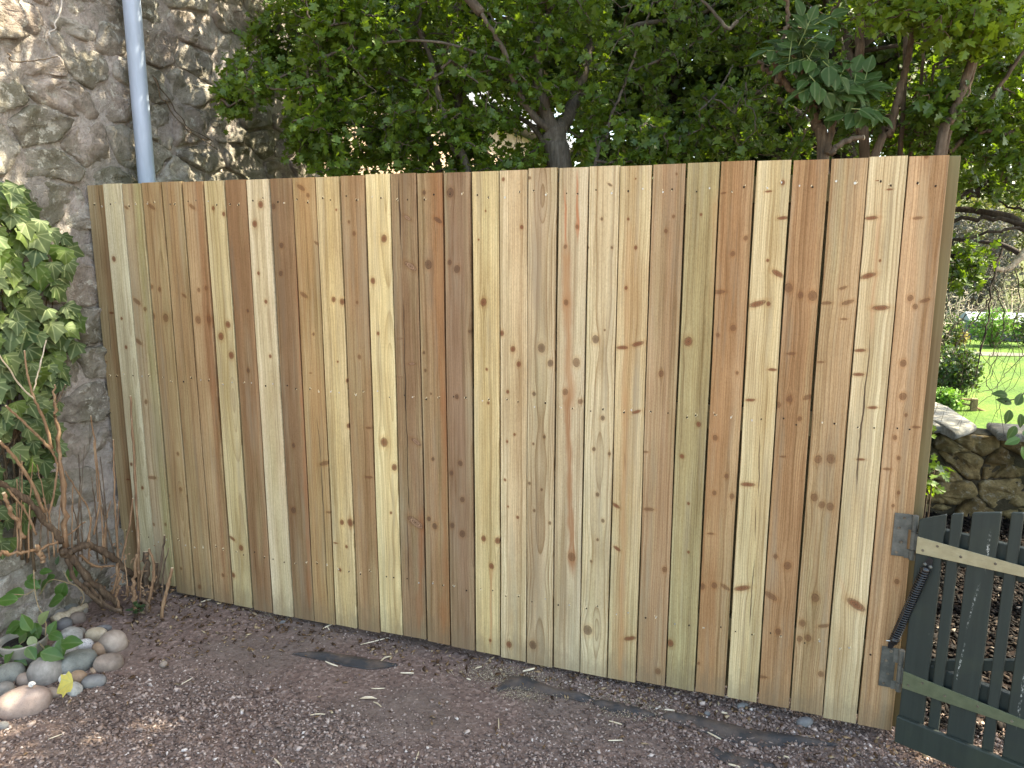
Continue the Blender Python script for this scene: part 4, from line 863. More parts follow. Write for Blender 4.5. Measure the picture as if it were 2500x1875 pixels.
# ------------------------------------------------------------------ leaves
def leafmat(name, a, b, tr, transl=.4, rough=.45, veins=0, spec=.35):
    m, t = mat(name); r = t.m('FRACT', t.m('ADD', t.attr("lv"), t.orand())); co = t.coord()
    c = t.mixc(r, a, b); x, y, z = t.sep(co)
    if veins:
        ax = t.m('ABSOLUTE', x); an = t.m('ARCTAN2', ax, t.m('MAXIMUM', t.m('ADD', y, 0.06), 0.001))
        v = t.m('MINIMUM', t.m('ABSOLUTE', an), t.m('MINIMUM', t.m('ABSOLUTE', t.m('SUBTRACT', an, .62)), t.m('ABSOLUTE', t.m('SUBTRACT', an, 1.25))))
        rad = t.m('SQRT', t.m('ADD', t.m('MULTIPLY', x, x), t.m('MULTIPLY', y, y)))
        c = t.mixc(t.mr(t.m('MULTIPLY', v, t.m('ADD', rad, .15)), .055, .012, 0, veins), c, lin(168, 176, 128))
        n = t.noise(co, 5, 4); c = t.mixc(t.mr(n, .4, .7, 0, .5), c, t.mixc(1.0, c, (.62, .7, .6), 'MULTIPLY'))
    t.put(t.bsdf.inputs["Base Color"], c); t.bsdf.inputs["Roughness"].default_value = rough; t.bsdf.inputs["Specular IOR Level"].default_value = spec + .1
    tn = t.n.new("ShaderNodeBsdfTranslucent"); t.put(tn.inputs[0], t.mixc(r, tr, tuple(v * .7 for v in tr)))
    mx = t.n.new("ShaderNodeMixShader"); mx.inputs[0].default_value = transl
    t.l.new(t.bsdf.outputs[0], mx.inputs[1]); t.l.new(tn.outputs[0], mx.inputs[2]); t.l.new(mx.outputs[0], t.out.inputs[0]); return m
def leaf_template(half, fold=.18, curl=.12):
    """half outline (x>0) from base to tip, y along the leaf; returns verts, faces in unit size"""
    V = []; F = []; n = len(half)
    ys = [h[1] for h in half]
    for sgn in (1, -1):
        b = len(V)
        for x, y in half: V.append((sgn * x, y, fold * x - curl * y * y))
        mid = []
        for x, y in half: mid.append(len(V)); V.append((0, y if 0 < half.index((x, y)) < n - 1 else y, -curl * y * y))
        for k in range(n - 1):
            q = (b + k, b + k + 1, mid[k + 1], mid[k])
            F.append(q if sgn > 0 else q[::-1])
    return np.array(V, float), F
def leaf_mesh(name, half, **k):
    V, F = leaf_template(half, **k); return MB().add(V, F).mesh(name, False, fix=False)
def frame(direction, normal):
    y = np.asarray(direction, float); y /= np.linalg.norm(y); z = np.asarray(normal, float); z = z - y * (z @ y); z /= np.linalg.norm(z) + 1e-9; x = np.cross(y, z)
    return x, y, z
def put_leaf(name, me, m, parent, base, direction, normal, size, wid=1.0):
    x, y, z = frame(direction, normal)
    o = obj(name, me, m, parent)
    o.matrix_basis = Matrix(((x[0] * size * wid, y[0] * size, z[0] * size, base[0]), (x[1] * size * wid, y[1] * size, z[1] * size, base[1]), (x[2] * size * wid, y[2] * size, z[2] * size, base[2]), (0, 0, 0, 1)))
    return o
OVATE = [(.0, .0), (.16, .10), (.27, .28), (.30, .45), (.24, .65), (.12, .85), (.0, 1.0)]
NARROW = [(.0, .0), (.10, .12), (.19, .32), (.20, .5), (.15, .72), (.06, .9), (.0, 1.0)]
IVY = [(.0, .0), (.13, -.13), (.32, -.14), (.50, -.04), (.44, .10), (.42, .20), (.56, .42), (.36, .48), (.25, .60), (.14, .78), (.0, .95)]
HAW = [(.0, .0), (.06, .22), (.36, .34), (.40, .46), (.20, .50), (.38, .70), (.34, .80), (.16, .78), (.13, .96), (.0, 1.02)]
# ivy -----------------------------------------------------------
m_ivy = leafmat("ivy_leaf", (0.038, 0.068, 0.020), (0.115, 0.15, 0.055), (0.10, 0.17, 0.02), .15, .58, .4, .2)
m_ivyl = leafmat("young_ivy_leaf", (0.06, 0.115, 0.02), (0.13, 0.18, 0.045), (0.2, 0.32, 0.03), .3, .55, .3, .2)
m_ivys = simple("ivy_stem_bark", lin(74, 60, 46), lin(112, 94, 74), 50, .9)
ivy = empty("ivy", onx(60, 1380, .03), label="dark green ivy climbing the stone house wall", cat="ivy")
iv_me = [leaf_mesh("ivy_leaf", IVY, fold=f, curl=c) for f, c in ((.22, .15), (.10, .3), (.35, .1))]
ri = np.random.default_rng(8)
OUT = [(-60, 450), (40, 448), (62, 470), (75, 510), (108, 552), (160, 578), (180, 630), (152, 665), (180, 760), (188, 810), (186, 865), (148, 905), (160, 975), (130, 1010), (150, 1060), (140, 1120), (128, 1180), (105, 1230), (60, 1280), (40, 1330), (-60, 1330)]
def inpoly(x, y, poly):
    c = False; j = len(poly) - 1
    for i in range(len(poly)):
        if (poly[i][1] > y) != (poly[j][1] > y) and x < (poly[j][0] - poly[i][0]) * (y - poly[i][1]) / (poly[j][1] - poly[i][1]) + poly[i][0]: c = not c
        j = i
    return c
pts = []
while len(pts) < 380:
    x, y = ri.uniform(-60, 190), ri.uniform(440, 1330)
    if inpoly(x, y, OUT):
        ok = 1.0 if y < 1050 else .55
        if ri.random() < ok: pts.append((x, y))
pts.sort(key=lambda p: p[1])
stuff_v, stuff_f = [], []
ctr = 0
for x, y in pts:
    lay = ri.uniform(.025, .13); B = onx(x, y, lay)
    dirn = np.array([.25 + ri.normal(0, .2), ri.normal(.05, .45), -.75 + ri.normal(0, .3)]); nr = np.array([.85, -.45 + ri.normal(0, .35), .35 + ri.normal(0, .35)])
    young = ri.random() < (.45 if y < 640 else (.25 if y < 900 else .12)); size = ri.uniform(.052, .084) if lay > .06 else ri.uniform(.04, .065)
    mb_ = put_leaf("leaf", iv_me[ri.integers(3)], None, ivy, B, dirn, nr, size, ri.uniform(.9, 1.15))
    mb_.active_material  # (slot is set on the object below so meshes stay shared)
    if len(mb_.data.materials) == 0: mb_.data.materials.append(m_ivy)
    mb_.material_slots[0].link = 'OBJECT'; mb_.material_slots[0].material = m_ivyl if young else m_ivy
for k in range(14):
    y0 = ri.uniform(1150, 1420); x0 = ri.uniform(-40, 110); P = [onx(x0, y0, .015)]
    for q in range(7):
        x0 += ri.normal(2, 18); y0 -= ri.uniform(50, 110)
        if y0 < 470: break
        P.append(onx(min(x0, 150), y0, .02 + ri.uniform(0, .04)))
    obj("stem", MB().tube(spline(P, len(P) * 4), list(np.linspace(.006, .002, len(P) * 4)), 6).mesh("stem", True), m_ivys, ivy)
# pruned shrub -------------------------------------------------
m_sh = None
def barkmat(name, a, b, c, peel=.4):
    m, t = mat(name); co = t.coord(); f = t.noise(t.vscale(co, (90, 90, 12)), 1, 6, .65); n = t.noise(co, 14, 5, .6); v = t.noise(co, 55, 5, .7)
    col = t.ramp(t.m('ADD', t.m('MULTIPLY', f, .6), t.m('MULTIPLY', n, .4)), [(.3, a), (.5, b), (.7, c)]); col = t.mixc(t.mr(v, .62, .74, 0, peel), col, lin(206, 190, 166))
    fin(t, col, .85, t.bump(t.m('ADD', f, v), .9, .004), .2); return m
m_sh = barkmat("peeling_tan_bark", lin(96, 72, 54), lin(140, 110, 84), lin(172, 144, 114), .5)
m_shd = barkmat("dark_shaggy_bark", lin(52, 42, 34), lin(90, 74, 60), lin(132, 112, 92), .6)
m_cut, t = mat("fresh_cut_wood"); fin(t, t.mixc(t.noise(t.coord(), 60, 3), lin(200, 176, 138), lin(226, 208, 176)), .8)
shrub = empty("pruned_shrub", onz(340, 1470, 0), label="hard-pruned woody shrub with bare tan stems at the fence corner", cat="shrub")
kF = 2.764; base_D = depth(onz(340, 1475, 0))
STEMS = [([(935,1500),(935,1250),(915,800),(895,450),(880,185)], 24, 15, 0, 't', 1), ([(800,1320),(780,1000),(770,700),(765,480)], 15, 11, .03, 't', 1), ([(760,1520),(830,1250),(875,1050),(897,875)], 17, 13, -.03, 't', 1),
  ([(445,1200),(430,900),(405,600),(390,400),(370,265),(368,110)], 40, 15, -.08, 't', 1), ([(900,1400),(740,1260),(600,1190),(480,1230),(430,1250)], 40, 50, .05, 'd', 0), ([(830,1620),(620,1440),(500,1290),(420,1220)], 44, 56, -.02, 'd', 0),
  ([(-40,1240),(100,1250),(280,1215),(420,1150),(575,1035)], 30, 11, -.12, 't', 1), ([(420,1170),(330,1050),(200,900),(0,780),(-60,740)], 48, 34, -.1, 'd', 0), ([(300,970),(200,750),(100,600),(0,490)], 27, 20, -.14, 't', 1),
  ([(365,570),(270,470),(170,370),(40,250)], 21, 15, -.12, 't', 1), ([(350,540),(300,350),(230,200),(190,60),(165,-120)], 24, 11, -.12, 't', 1), ([(230,205),(150,130),(60,0),(-20,-110)], 13, 9, -.13, 'p', 1), ([(225,150),(270,-20),(312,-190)], 12, 9, -.12, 'p', 1),
  ([(245,1120),(170,960),(90,860),(15,765)], 17, 14, -.13, 't', 1), ([(165,1140),(80,980),(25,840)], 32, 26, -.15, 't', 1), ([(330,1000),(370,800),(385,650),(352,560)], 16, 14, -.1, 't', 0), ([(505,1160),(540,850),(530,580)], 9, 6, .0, 'd', 1), ([(515,1150),(545,880),(570,520)], 7, 4, .02, 'd', 1),
  ([(635,1120),(670,900),(665,750),(640,500),(612,320)], 14, 10, .04, 't', 1), ([(660,900),(650,700),(632,480)], 9, 7, .035, 't', 1), ([(585,1190),(612,1050),(590,930),(530,840),(440,690)], 15, 10, -.02, 't', 0), ([(775,1270),(705,1000),(680,920)], 12, 9, .05, 'd', 1),
  ([(1000,1600),(1040,1350),(1005,1215)], 24, 18, -.06, 't', 1), ([(1045,1480),(1090,1300),(1110,1125)], 22, 15, -.04, 'd', 1), ([(1085,1660),(1130,1480),(1162,1345)], 28, 24, -.1, 't', 1), ([(990,1480),(985,1235)], 46, 40, .0, 'd', 1), ([(1055,1520),(1058,1310)], 34, 30, -.02, 'd', 1), ([(540,1260),(640,1330),(770,1332)], 20, 16, -.06, 't', 0),
  ([(920,1640),(900,1450),(925,1250)], 34, 22, -.05, 't', 0), ([(800,1640),(790,1500),(795,1300)], 30, 20, -.06, 't', 0), ([(570,1440),(680,1560),(820,1650)], 30, 34, -.09, 'd', 0), ([(290,1310),(275,1250),(240,1200)], 34, 40, -.16, 't', 1), ([(905,1660),(960,1560),(1010,1640)], 30, 26, -.1, 'd', 0), ([(370,260),(400,200),(440,110)], 14, 11, -.09, 'd', 1), ([(450,1280),(520,1440),(700,1600)], 30, 40, -.12, 'd', 0)]
rx_ = random.Random(77)
for k in range(26):      # the many thin upright shoots of the stool
    x = rx_.choice([rx_.uniform(480, 760), rx_.uniform(780, 1120), rx_.uniform(100, 460)]); y0 = 1480 if x > 760 else 1200; h_ = rx_.uniform(180, 620) if x < 900 else rx_.uniform(120, 320); l_ = rx_.uniform(-90, 50)
    STEMS.append(([(x, y0 + rx_.uniform(0, 120)), (x + l_ * .3, y0 - h_ * .5), (x + l_, y0 - h_)], rx_.uniform(8, 14), rx_.uniform(4, 9), rx_.uniform(-.12, .06), rx_.choice('ttd'), 0))
m_pale = barkmat("pale_dead_twig", lin(150, 134, 112), lin(190, 174, 150), lin(214, 200, 178), .2)
for si, (L, w0, w1, dd, kd, cut) in enumerate(STEMS):
    P = []
    for x, y in L:
        px, py = x / kF, 900 + y / kF
        Dw = depth(onx(px, py, .17)); P.append(atd(px, py, min(base_D + dd, Dw - .02)))
    n = max(8, len(L) * 5); P = jit(spline(P, n), .0009 if w0 < 30 else .0035, si); D0 = depth(P[0]); lo = float(gz(P[0][0], P[0][1]))
    rad = np.linspace(w0, w1, n) * .86 / 2 / kF / F_PX * D0; rr_ = np.random.default_rng(si + 90); rad = rad * rr_.uniform(.93, 1.08, n)
    for k in range(3, n - 2, 5): rad[k] *= 1.22
    if w0 >= 30: rad = rad * rr_.uniform(.85, 1.2, n)
    if P[0][2] < lo: P[0][2] = lo - .01
    if L[0][1] > 1560: P[0][2] = lo - .02
    st = obj("stem", MB().tube(P, list(rad), 9).mesh("stem", True), {'t': m_sh, 'd': m_shd, 'p': m_pale}[kd], shrub)
    if cut and w1 >= 9:
        tdir = P[-1] - P[-2]; tdir /= np.linalg.norm(tdir)
        obj("cut_end", MB().tube([P[-1] - tdir * .001, P[-1] + tdir * .0015], rad[-1] * .93, 9).mesh("cut_end"), m_cut, st)
# shaggy bark flakes round the crown of the shrub
rk = random.Random(5); fl = MB()
for k in range(150):
    x = rk.gauss(820, 170); y = 1560 - abs(rk.gauss(0, 130)) if rk.random() < .8 else rk.uniform(1180, 1300)
    if rk.random() < .2: x, y = rk.uniform(180, 520), rk.uniform(1140, 1300)
    P = atd(x / kF, 900 + y / kF, base_D - rk.uniform(.02, .12)); a = rk.uniform(0, 6.28); L_ = rk.uniform(.004, .012); u = RT * math.cos(a) + UP * math.sin(a); v = np.cross(u, FW)
    if P[2] < float(gz(P[0], P[1])): continue
    fl.prism([P - u * L_ - v * .002, P + u * L_ * .3 - v * .004, P + u * L_, P + v * .003], -FW * .0012)
obj("bark_flakes", fl.mesh("bark_flakes"), m_sh, shrub, kind="stuff")
m_grn = leafmat("fresh_green_leaf", (0.045, 0.11, 0.02), (0.085, 0.17, 0.035), (0.18, 0.34, 0.04), .3, .38, .15)
m_grd = leafmat("dull_green_leaf", (0.03, 0.06, 0.02), (0.05, 0.09, 0.03), (0.08, 0.14, 0.03), .2, .5)
m_var = leafmat("variegated_leaf", (0.12, 0.18, 0.06), (0.30, 0.34, 0.16), (0.3, 0.4, 0.1), .3, .4)
ov = leaf_mesh("leaf", OVATE, fold=.22, curl=.22); nv = leaf_mesh("narrow_leaf", NARROW, fold=.25, curl=.25)
def link_leaf(me, m, parent, *a, **k):
    o = put_leaf("leaf", me, None, parent, *a, **k)
    if len(o.data.materials) == 0: o.data.materials.append(m)
    o.material_slots[0].link = 'OBJECT'; o.material_slots[0].material = m; return o
for k in range(14):   # little basal rosette
    P = atd((1060 + rk.gauss(0, 25)) / kA, 1350 + (425 + rk.gauss(0, 25)) / kA, base_D - .12); a = rk.uniform(0, 6.28)
    link_leaf(ov, m_grd, shrub, P, np.array([math.cos(a), math.sin(a), rk.uniform(0, .6)]), [0, -.3, 1], rk.uniform(.02, .032))
# potted climber ----------------------------------------------
potc = onz(178 / kA, 1350 + 660 / kA, .075); pr = 172 / kA / F_PX * depth(potc)
m_pot = simple("pale_stoneware", lin(132, 128, 118), lin(164, 158, 148), 12, .55)
m_soil, t = mat("potting_compost"); fin(t, t.mixc(t.mr(t.noise(t.coord(), 120, 4, .7), .4, .7), (0.012, .01, .008), (.05, .042, .034)), .95, t.bump(t.noise(t.coord(), 150, 3), 1, .006))
pot = empty("potted_climber", (potc[0], potc[1], 0), label="leafy green climber in a pale round plant pot among cobbles", cat="potted plant")
zb = float(gz(potc[0], potc[1])); prof = [(.0, zb), (pr * .72, zb), (pr * .80, zb + .03), (pr * .95, .055), (pr * 1.0, .072), (pr * 1.0, .077), (pr * .92, .077), (pr * .90, .06), (pr * .84, .04)]
V = [(potc[0] + r_ * math.cos(a), potc[1] + r_ * math.sin(a), z) for r_, z in prof for a in np.linspace(0, 2 * math.pi, 36, endpoint=False)]
F = [(i * 36 + k, i * 36 + (k + 1) % 36, (i + 1) * 36 + (k + 1) % 36, (i + 1) * 36 + k) for i in range(len(prof) - 1) for k in range(36)]
obj("pot", arr_mesh("pot", V, np.array(F), True), m_pot, pot)
V = [(potc[0], potc[1], .055)] + [(potc[0] + pr * .885 * math.cos(a), potc[1] + pr * .885 * math.sin(a), .053) for a in np.linspace(0, 2 * math.pi, 30, endpoint=False)]
obj("compost", arr_mesh("compost", V, np.array([(0, 1 + k, 1 + (k + 1) % 30) for k in range(30)])), m_soil, pot)
PL = [(90,575,130,-150,'g'),(200,540,130,120,'g'),(230,600,140,-160,'g'),(120,590,110,170,'g'),(330,500,110,60,'v'),(170,660,90,-130,'v'),(250,690,90,-60,'v'),(280,600,110,-70,'g'),(400,580,100,70,'g'),(430,640,110,-10,'g'),(470,730,120,-75,'g'),(545,690,150,10,'g'),(400,785,150,-12,'g'),(340,790,140,-110,'g'),(320,890,150,-70,'g'),(85,790,150,-150,'g'),(110,760,130,180,'g'),(240,770,110,-40,'g'),(160,840,90,-20,'g'),(75,940,110,-80,'y'),(20,890,70,-30,'y'),(30,760,110,170,'g'),(60,800,120,-120,'g'),(300,810,130,-150,'g'),(180,590,120,30,'g'),(240,640,110,-100,'g'),
      (560,150,130,60,'g'),(470,300,130,-110,'g'),(420,370,140,-160,'g'),(350,140,80,10,'g'),(330,260,120,-130,'g'),(250,240,110,-20,'g'),(110,310,130,170,'g'),(50,360,140,175,'g'),(230,190,60,60,'g'),(440,60,60,80,'d'),(380,200,90,-150,'g'),(290,250,90,-120,'g')]
rs_ = random.Random(3)
for cx, cy, L_, an, kd in PL:
    px, py = cx / kA, 1350 + cy / kA; D_p = depth(potc) - rs_.uniform(-.02, .10)
    if cy < 450: D_p = min(base_D - .1, depth(onx(px, py, .12)))
    a = math.radians(an); C_ = atd(px, py, D_p); dirn = RT * math.cos(a) + UP * math.sin(a) - FW * rs_.uniform(-.1, .4); sz_ = L_ / kA / F_PX * D_p * 1.15
    dirn /= np.linalg.norm(dirn); nrm = np.array([0, 0, 1.0]) * .8 - FW * .7 + RT * rs_.uniform(-.4, .4)
    link_leaf(ov if kd != 'd' else nv, {'g': m_grn, 'v': m_var, 'y': m_ivyl, 'd': m_grd}[kd], pot, C_ - dirn * sz_ * .5, dirn, nrm, sz_, wid=1.15)
m_vine = simple("thin_vine", lin(110, 96, 70), lin(150, 132, 100), 40, .8)
for L in ([(350, 640), (352, 520), (300, 420), (270, 300), (260, 130)], [(300, 330), (380, 215), (470, 215), (540, 240)], [(240, 700), (250, 780), (225, 860)], [(490, 140), (540, 230), (600, 260), (650, 340), (620, 410)], [(180, 680), (140, 720)], [(110, 320), (200, 320), (270, 280)], [(300, 690), (360, 760)]):
    P = [atd(x / kA, 1350 + y / kA, min(depth(potc) - .03, depth(onx(x / kA, 1350 + y / kA, .06)))) for x, y in L]
    obj("vine_stem", MB().tube(spline(P, 16), .0016, 5).mesh("vine_stem", True), m_vine, pot)
# yellow leaf on the cobbles
yl = leaf_mesh("yellow_leaf", IVY, fold=.3, curl=.25); m_yel = leafmat("yellow_leaf", lin(206, 190, 84), lin(220, 206, 112), lin(220, 200, 90), .3, .5, .4)
P = onz(545 / kA, 1350 + 1000 / kA, .075); o = put_leaf("yellow_leaf", yl, m_yel, None, P, -RT * .9 - np.array([0, .3, .5]), np.array([.1, -.6, .8]), .062, 1.3); setp(o, "fallen yellow lobed leaf lying on a pale grey cobble", "leaf")
# log lying at the wall foot behind the cobbles
P = [onz(x / kA, 1350 + y / kA, .035) for x, y in ((330, 470), (480, 390), (600, 350))]
for p in P: p[2] = float(gz(p[0], p[1])) + .022; p[0] = max(p[0], .045)
obj("dead_branch", MB().tube(jit(spline(P, 10), .003, 4), list(np.linspace(.022, .012, 10)), 9).mesh("dead_branch", True), m_pale, label="pale dead branch lying at the foot of the house wall", cat="branch")
# ------------------------------------------------------------------ trees
m_barkg = barkmat("grey_hawthorn_bark", lin(52, 46, 40), lin(86, 78, 68), lin(118, 110, 98), .15)
m_barkb = barkmat("brown_elder_bark", lin(56, 46, 37), lin(92, 77, 62), lin(126, 108, 90), .1)
m_barkd = barkmat("dark_branch_bark", lin(34, 28, 24), lin(56, 48, 40), lin(84, 74, 62), .1)
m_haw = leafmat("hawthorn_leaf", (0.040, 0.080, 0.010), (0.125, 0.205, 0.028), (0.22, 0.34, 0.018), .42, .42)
m_hawl = leafmat("lime_hawthorn_leaf", (0.075, 0.135, 0.012), (0.16, 0.23, 0.025), (0.28, 0.38, 0.02), .42, .42)
m_eld = leafmat("elder_leaf", (0.032, 0.066, 0.016), (0.066, 0.118, 0.028), (0.08, 0.15, 0.015), .25, .55, .18, .15)
m_yew = leafmat("dark_evergreen_leaf", (0.024, 0.050, 0.008), (0.075, 0.125, 0.019), (0.11, 0.17, 0.012), .32, .42)
m_hawd = leafmat("shaded_hawthorn_leaf", (0.034, 0.070, 0.010), (0.105, 0.175, 0.024), (0.17, 0.27, 0.015), .40, .42)  # darker copy of the hawthorn leaf, shade put into its colour
m_mid = leafmat("mid_green_leaf", (0.02, 0.046, 0.008), (0.045, 0.085, 0.014), (0.10, 0.17, 0.016), .35, .5)
m_fary = leafmat("pale_spring_leaf", (0.075, 0.10, 0.016), (0.14, 0.15, 0.03), (0.18, 0.20, 0.03), .4, .6)
LEAF_H = leaf_template(HAW, .25, .15); SIMPLE = ([(0, 0, 0), (.28, .45, .08), (0, 1, -.05), (-.28, .45, .08)], [(0, 1, 2), (0, 2, 3)])
CLUMP = ([(0, 0, 0), (.34, .30, .05), (.20, .5, .0), (.42, .78, .06), (0, 1.05, -.08), (-.42, .78, .06), (-.20, .5, 0), (-.34, .30, .05)], [(0, 1, 2), (2, 3, 4), (0, 2, 4), (0, 4, 6), (4, 5, 6), (6, 7, 0)])
LEAF_ME = {}
def tri(F):
    out = []
    for f in F:
        for k in range(1, len(f) - 1): out.append((f[0], f[k], f[k + 1]))
    return np.array(out)
def attach(limbs, C, seed):
    nodes = []
    for P, r0, r1 in limbs:
        L = sum(np.linalg.norm(np.asarray(P[i + 1]) - P[i]) for i in range(len(P) - 1)); nodes += spline(P, max(4, int(L / .06)))
    N0 = np.array(nodes); n0 = len(N0)
    order = np.argsort([((N0 - c) ** 2).sum(1).min() for c in C]); C = C[order]
    A = np.zeros((n0 + len(C), 3)); A[:n0] = N0; par = np.zeros(len(C), int)
    for i, c in enumerate(C):
        d = ((A[:n0 + i] - c) ** 2).sum(1); d[n0:] *= 1.05; par[i] = d.argmin(); A[n0 + i] = c
    cnt = np.ones(len(C))
    for i in range(len(C) - 1, -1, -1):
        if par[i] >= n0: cnt[par[i] - n0] += cnt[i]
    return C, A[par], cnt, par
def twigs(P0, P1, R0, R1, seed, sides=4, sag=.12):
    r = np.random.default_rng(seed); n = len(P0); v = P1 - P0; L = np.linalg.norm(v, axis=1, keepdims=True) + 1e-6
    J1, J2 = r.normal(0, sag, (2, n, 3)); pts = np.stack([P0, P0 + v * .33 + J1 * L * .6, P0 + v * .68 + J2 * L * .6, P1], 1)
    t = v / L; ref = np.where(np.abs(t[:, 2:3]) > .9, [[1., 0, 0]], [[0., 0, 1]]); a = np.cross(t, ref); a /= np.linalg.norm(a, axis=1, keepdims=True); b = np.cross(t, a)
    rad = np.stack([R0, R0 * .66 + R1 * .34, R0 * .33 + R1 * .67, R1], 1); V = []
    for k in range(sides):
        an = 2 * math.pi * k / sides; V.append(pts + rad[:, :, None] * (a * math.cos(an) + b * math.sin(an))[:, None, :])
    V = np.stack(V, 2).reshape(-1, 3)
    F = []
    for s in range(3):
        for k in range(sides):
            k2 = (k + 1) % sides; F.append((s * sides + k, s * sides + k2, (s + 1) * sides + k2, (s + 1) * sides + k))
    F = (np.array(F)[None] + (np.arange(n) * 4 * sides)[:, None, None]).reshape(-1, 4)
    return V, F
def leaf_batch(tmpl, B, Dn, Nn, S):
    V = np.array(tmpl[0], float); F = tri(tmpl[1]); y = Dn / np.linalg.norm(Dn, axis=1, keepdims=True)
    z = Nn - y * (Nn * y).sum(1, keepdims=True); z /= np.linalg.norm(z, axis=1, keepdims=True) + 1e-9; x = np.cross(y, z)
    W = B[:, None, :] + S[:, None, None] * (V[None, :, 0:1] * x[:, None] + V[None, :, 1:2] * y[:, None] + V[None, :, 2:3] * z[:, None])
    Fa = (F[None] + (np.arange(len(B)) * len(V))[:, None, None]).reshape(-1, 3)
    return W.reshape(-1, 3), Fa, len(V), (x, y, z)
def tree(name, label, cat, group, limbs, clusters, m_bark, m_leaf, tmpl, per, size, seed, n_ind=0, spread=.05, bias=(0, -.25, .75), twig=True, twmin=.0011, ind_mat=None):
    r = np.random.default_rng(seed); root = empty(name, limbs[0][0][0] if not isinstance(limbs[0][0][0], tuple) else limbs[0][0][0], label=label, cat=cat, group=group)
    for k, (P, r0, r1) in enumerate(limbs):
        n = max(6, len(P) * 5); Q = jit(spline(P, n), .0012 + r0 * .025, seed + k); rad = np.linspace(r0, r1, n) * r.uniform(.97, 1.04, n)
        if k == 0 or r0 > .02: rad[0] *= 1.15
        obj("trunk" if k == 0 else "limb", MB().tube(Q, list(rad), 12 if r0 > .02 else 7).mesh("trunk", True), m_bark, root)
    C, P0, cnt, par = attach(limbs, np.asarray(clusters), seed)
    if twig:
        R0 = np.minimum(twmin + .0010 * np.sqrt(cnt), .016); V, F = twigs(P0, C, R0, np.maximum(R0 * .75, twmin * .8), seed + 1)
        obj("twigs", arr_mesh("twigs", V, F, True), m_bark, root, kind="stuff")
    n = len(C) * per; ci = np.repeat(np.arange(len(C)), per)
    v = C - P0; v /= np.linalg.norm(v, axis=1, keepdims=True) + 1e-6; v = v[ci]
    B = C[ci] - v * r.uniform(0, spread * 1.2, (n, 1)) + r.normal(0, spread * .35, (n, 3))
    Dn = v * .55 + r.normal(0, .62, (n, 3)) + [0, 0, -.05]; Nn = np.array(bias) + r.normal(0, .5, (n, 3)); S = size * r.uniform(.5, 1.28, n)
    ind = np.zeros(n, bool)
    if n_ind:
        px, py, d = proj(B); vis = (px > 5) & (px < 2495) & (py > 5) & (py < 520) & (d > 1); sc = np.where(vis, d - S * 6 + r.normal(0, .10, n), 99); ind[np.argsort(sc)[:n_ind]] = True; ind &= vis
    V, F, nv_, fr = leaf_batch(tmpl, B[~ind], Dn[~ind], Nn[~ind], S[~ind])
    obj("crown", arr_mesh("crown", V, F, False, np.repeat(r.random((~ind).sum()), nv_)), m_leaf, root, kind="stuff")
    if n_ind:
        key = id(tmpl)
        if key not in LEAF_ME: LEAF_ME[key] = MB().add(tmpl[0], tmpl[1]).mesh("leaf", False, fix=False)
        for k in np.nonzero(ind)[0]: link_leaf(LEAF_ME[key], ind_mat or m_leaf, root, B[k], Dn[k], Nn[k], S[k])
    return root
def cloud(n, c, rad, seed, lump=2.2, thr=-.15, gaps=()):
    r = np.random.default_rng(seed); out = []; c = np.asarray(c); rad = np.asarray(rad)
    while len(out) < n:
        p = r.normal(0, 1, 3); p /= np.linalg.norm(p); p = c + rad * p * r.random() ** (1 / 2.4)
        if mnoise.noise(Vector(p * lump) + Vector((seed, 0, 0))) > thr: out.append(p)
    return np.array(out)
def pxcloud(n, px0, px1, py0, py1, d0, d1, seed, thr=-.12, lump=3.2, gaps=(), inside=None):
    """clusters through a slab of air behind the fence"""
    r = np.random.default_rng(seed); out = []; tries = 0
    while len(out) < n and tries < n * 60:
        tries += 1
        x, y = r.uniform(px0, px1), r.uniform(py0, py1)
        if inside and not inpoly(x, y, inside): continue
        p = atd(x, y, r.uniform(d0, d1))
        if p[1] < .16 and p[2] < 2.6: continue
        if mnoise.noise(Vector(p * lump) + Vector((seed, 0, 0))) < thr: continue
        if any((x - gx) ** 2 / gr ** 2 + (y - gy) ** 2 / (gr * .8) ** 2 < 1 and r.random() < .93 for gx, gy, gr in gaps): continue
        out.append(p)
    return np.array(out)
K8 = 2500 / 2212
def tr_px(L, D, dD=0.0): return [atd(x, y, D + dD * i / max(1, len(L) - 1)) for i, (x, y) in enumerate(L)]
def foot(P):
    """carry a stem down to the soil behind the fence"""
    d = P[0] - P[1]; d = d / max(1e-6, abs(d[2])); q = P[0] + np.array([d[0] * .4, d[1] * .4, -1]) * (P[0][2] + .0); q[1] = max(q[1], .22); q[2] = float(gz(q[0], q[1])) - .05
    return [q, (q + P[0]) / 2 + np.array([.02, 0, 0])] + P
GAPS = [(1160, 245, 42), (905, 300, 24), (850, 345, 30), (800, 395, 20), (1010, 372, 20), (1230, 345, 40), (1290, 330, 30), (1150, 405, 20), (1210, 395, 24), (960, 405, 16), (1480, 310, 22), (1500, 340, 20), (1365, 400, 55), (1358, 340, 50), (1330, 270, 40), (1405, 270, 38), (1425, 200, 36), (1440, 130, 30), (1060, 330, 36), (1080, 390, 40), (1045, 270, 26)]
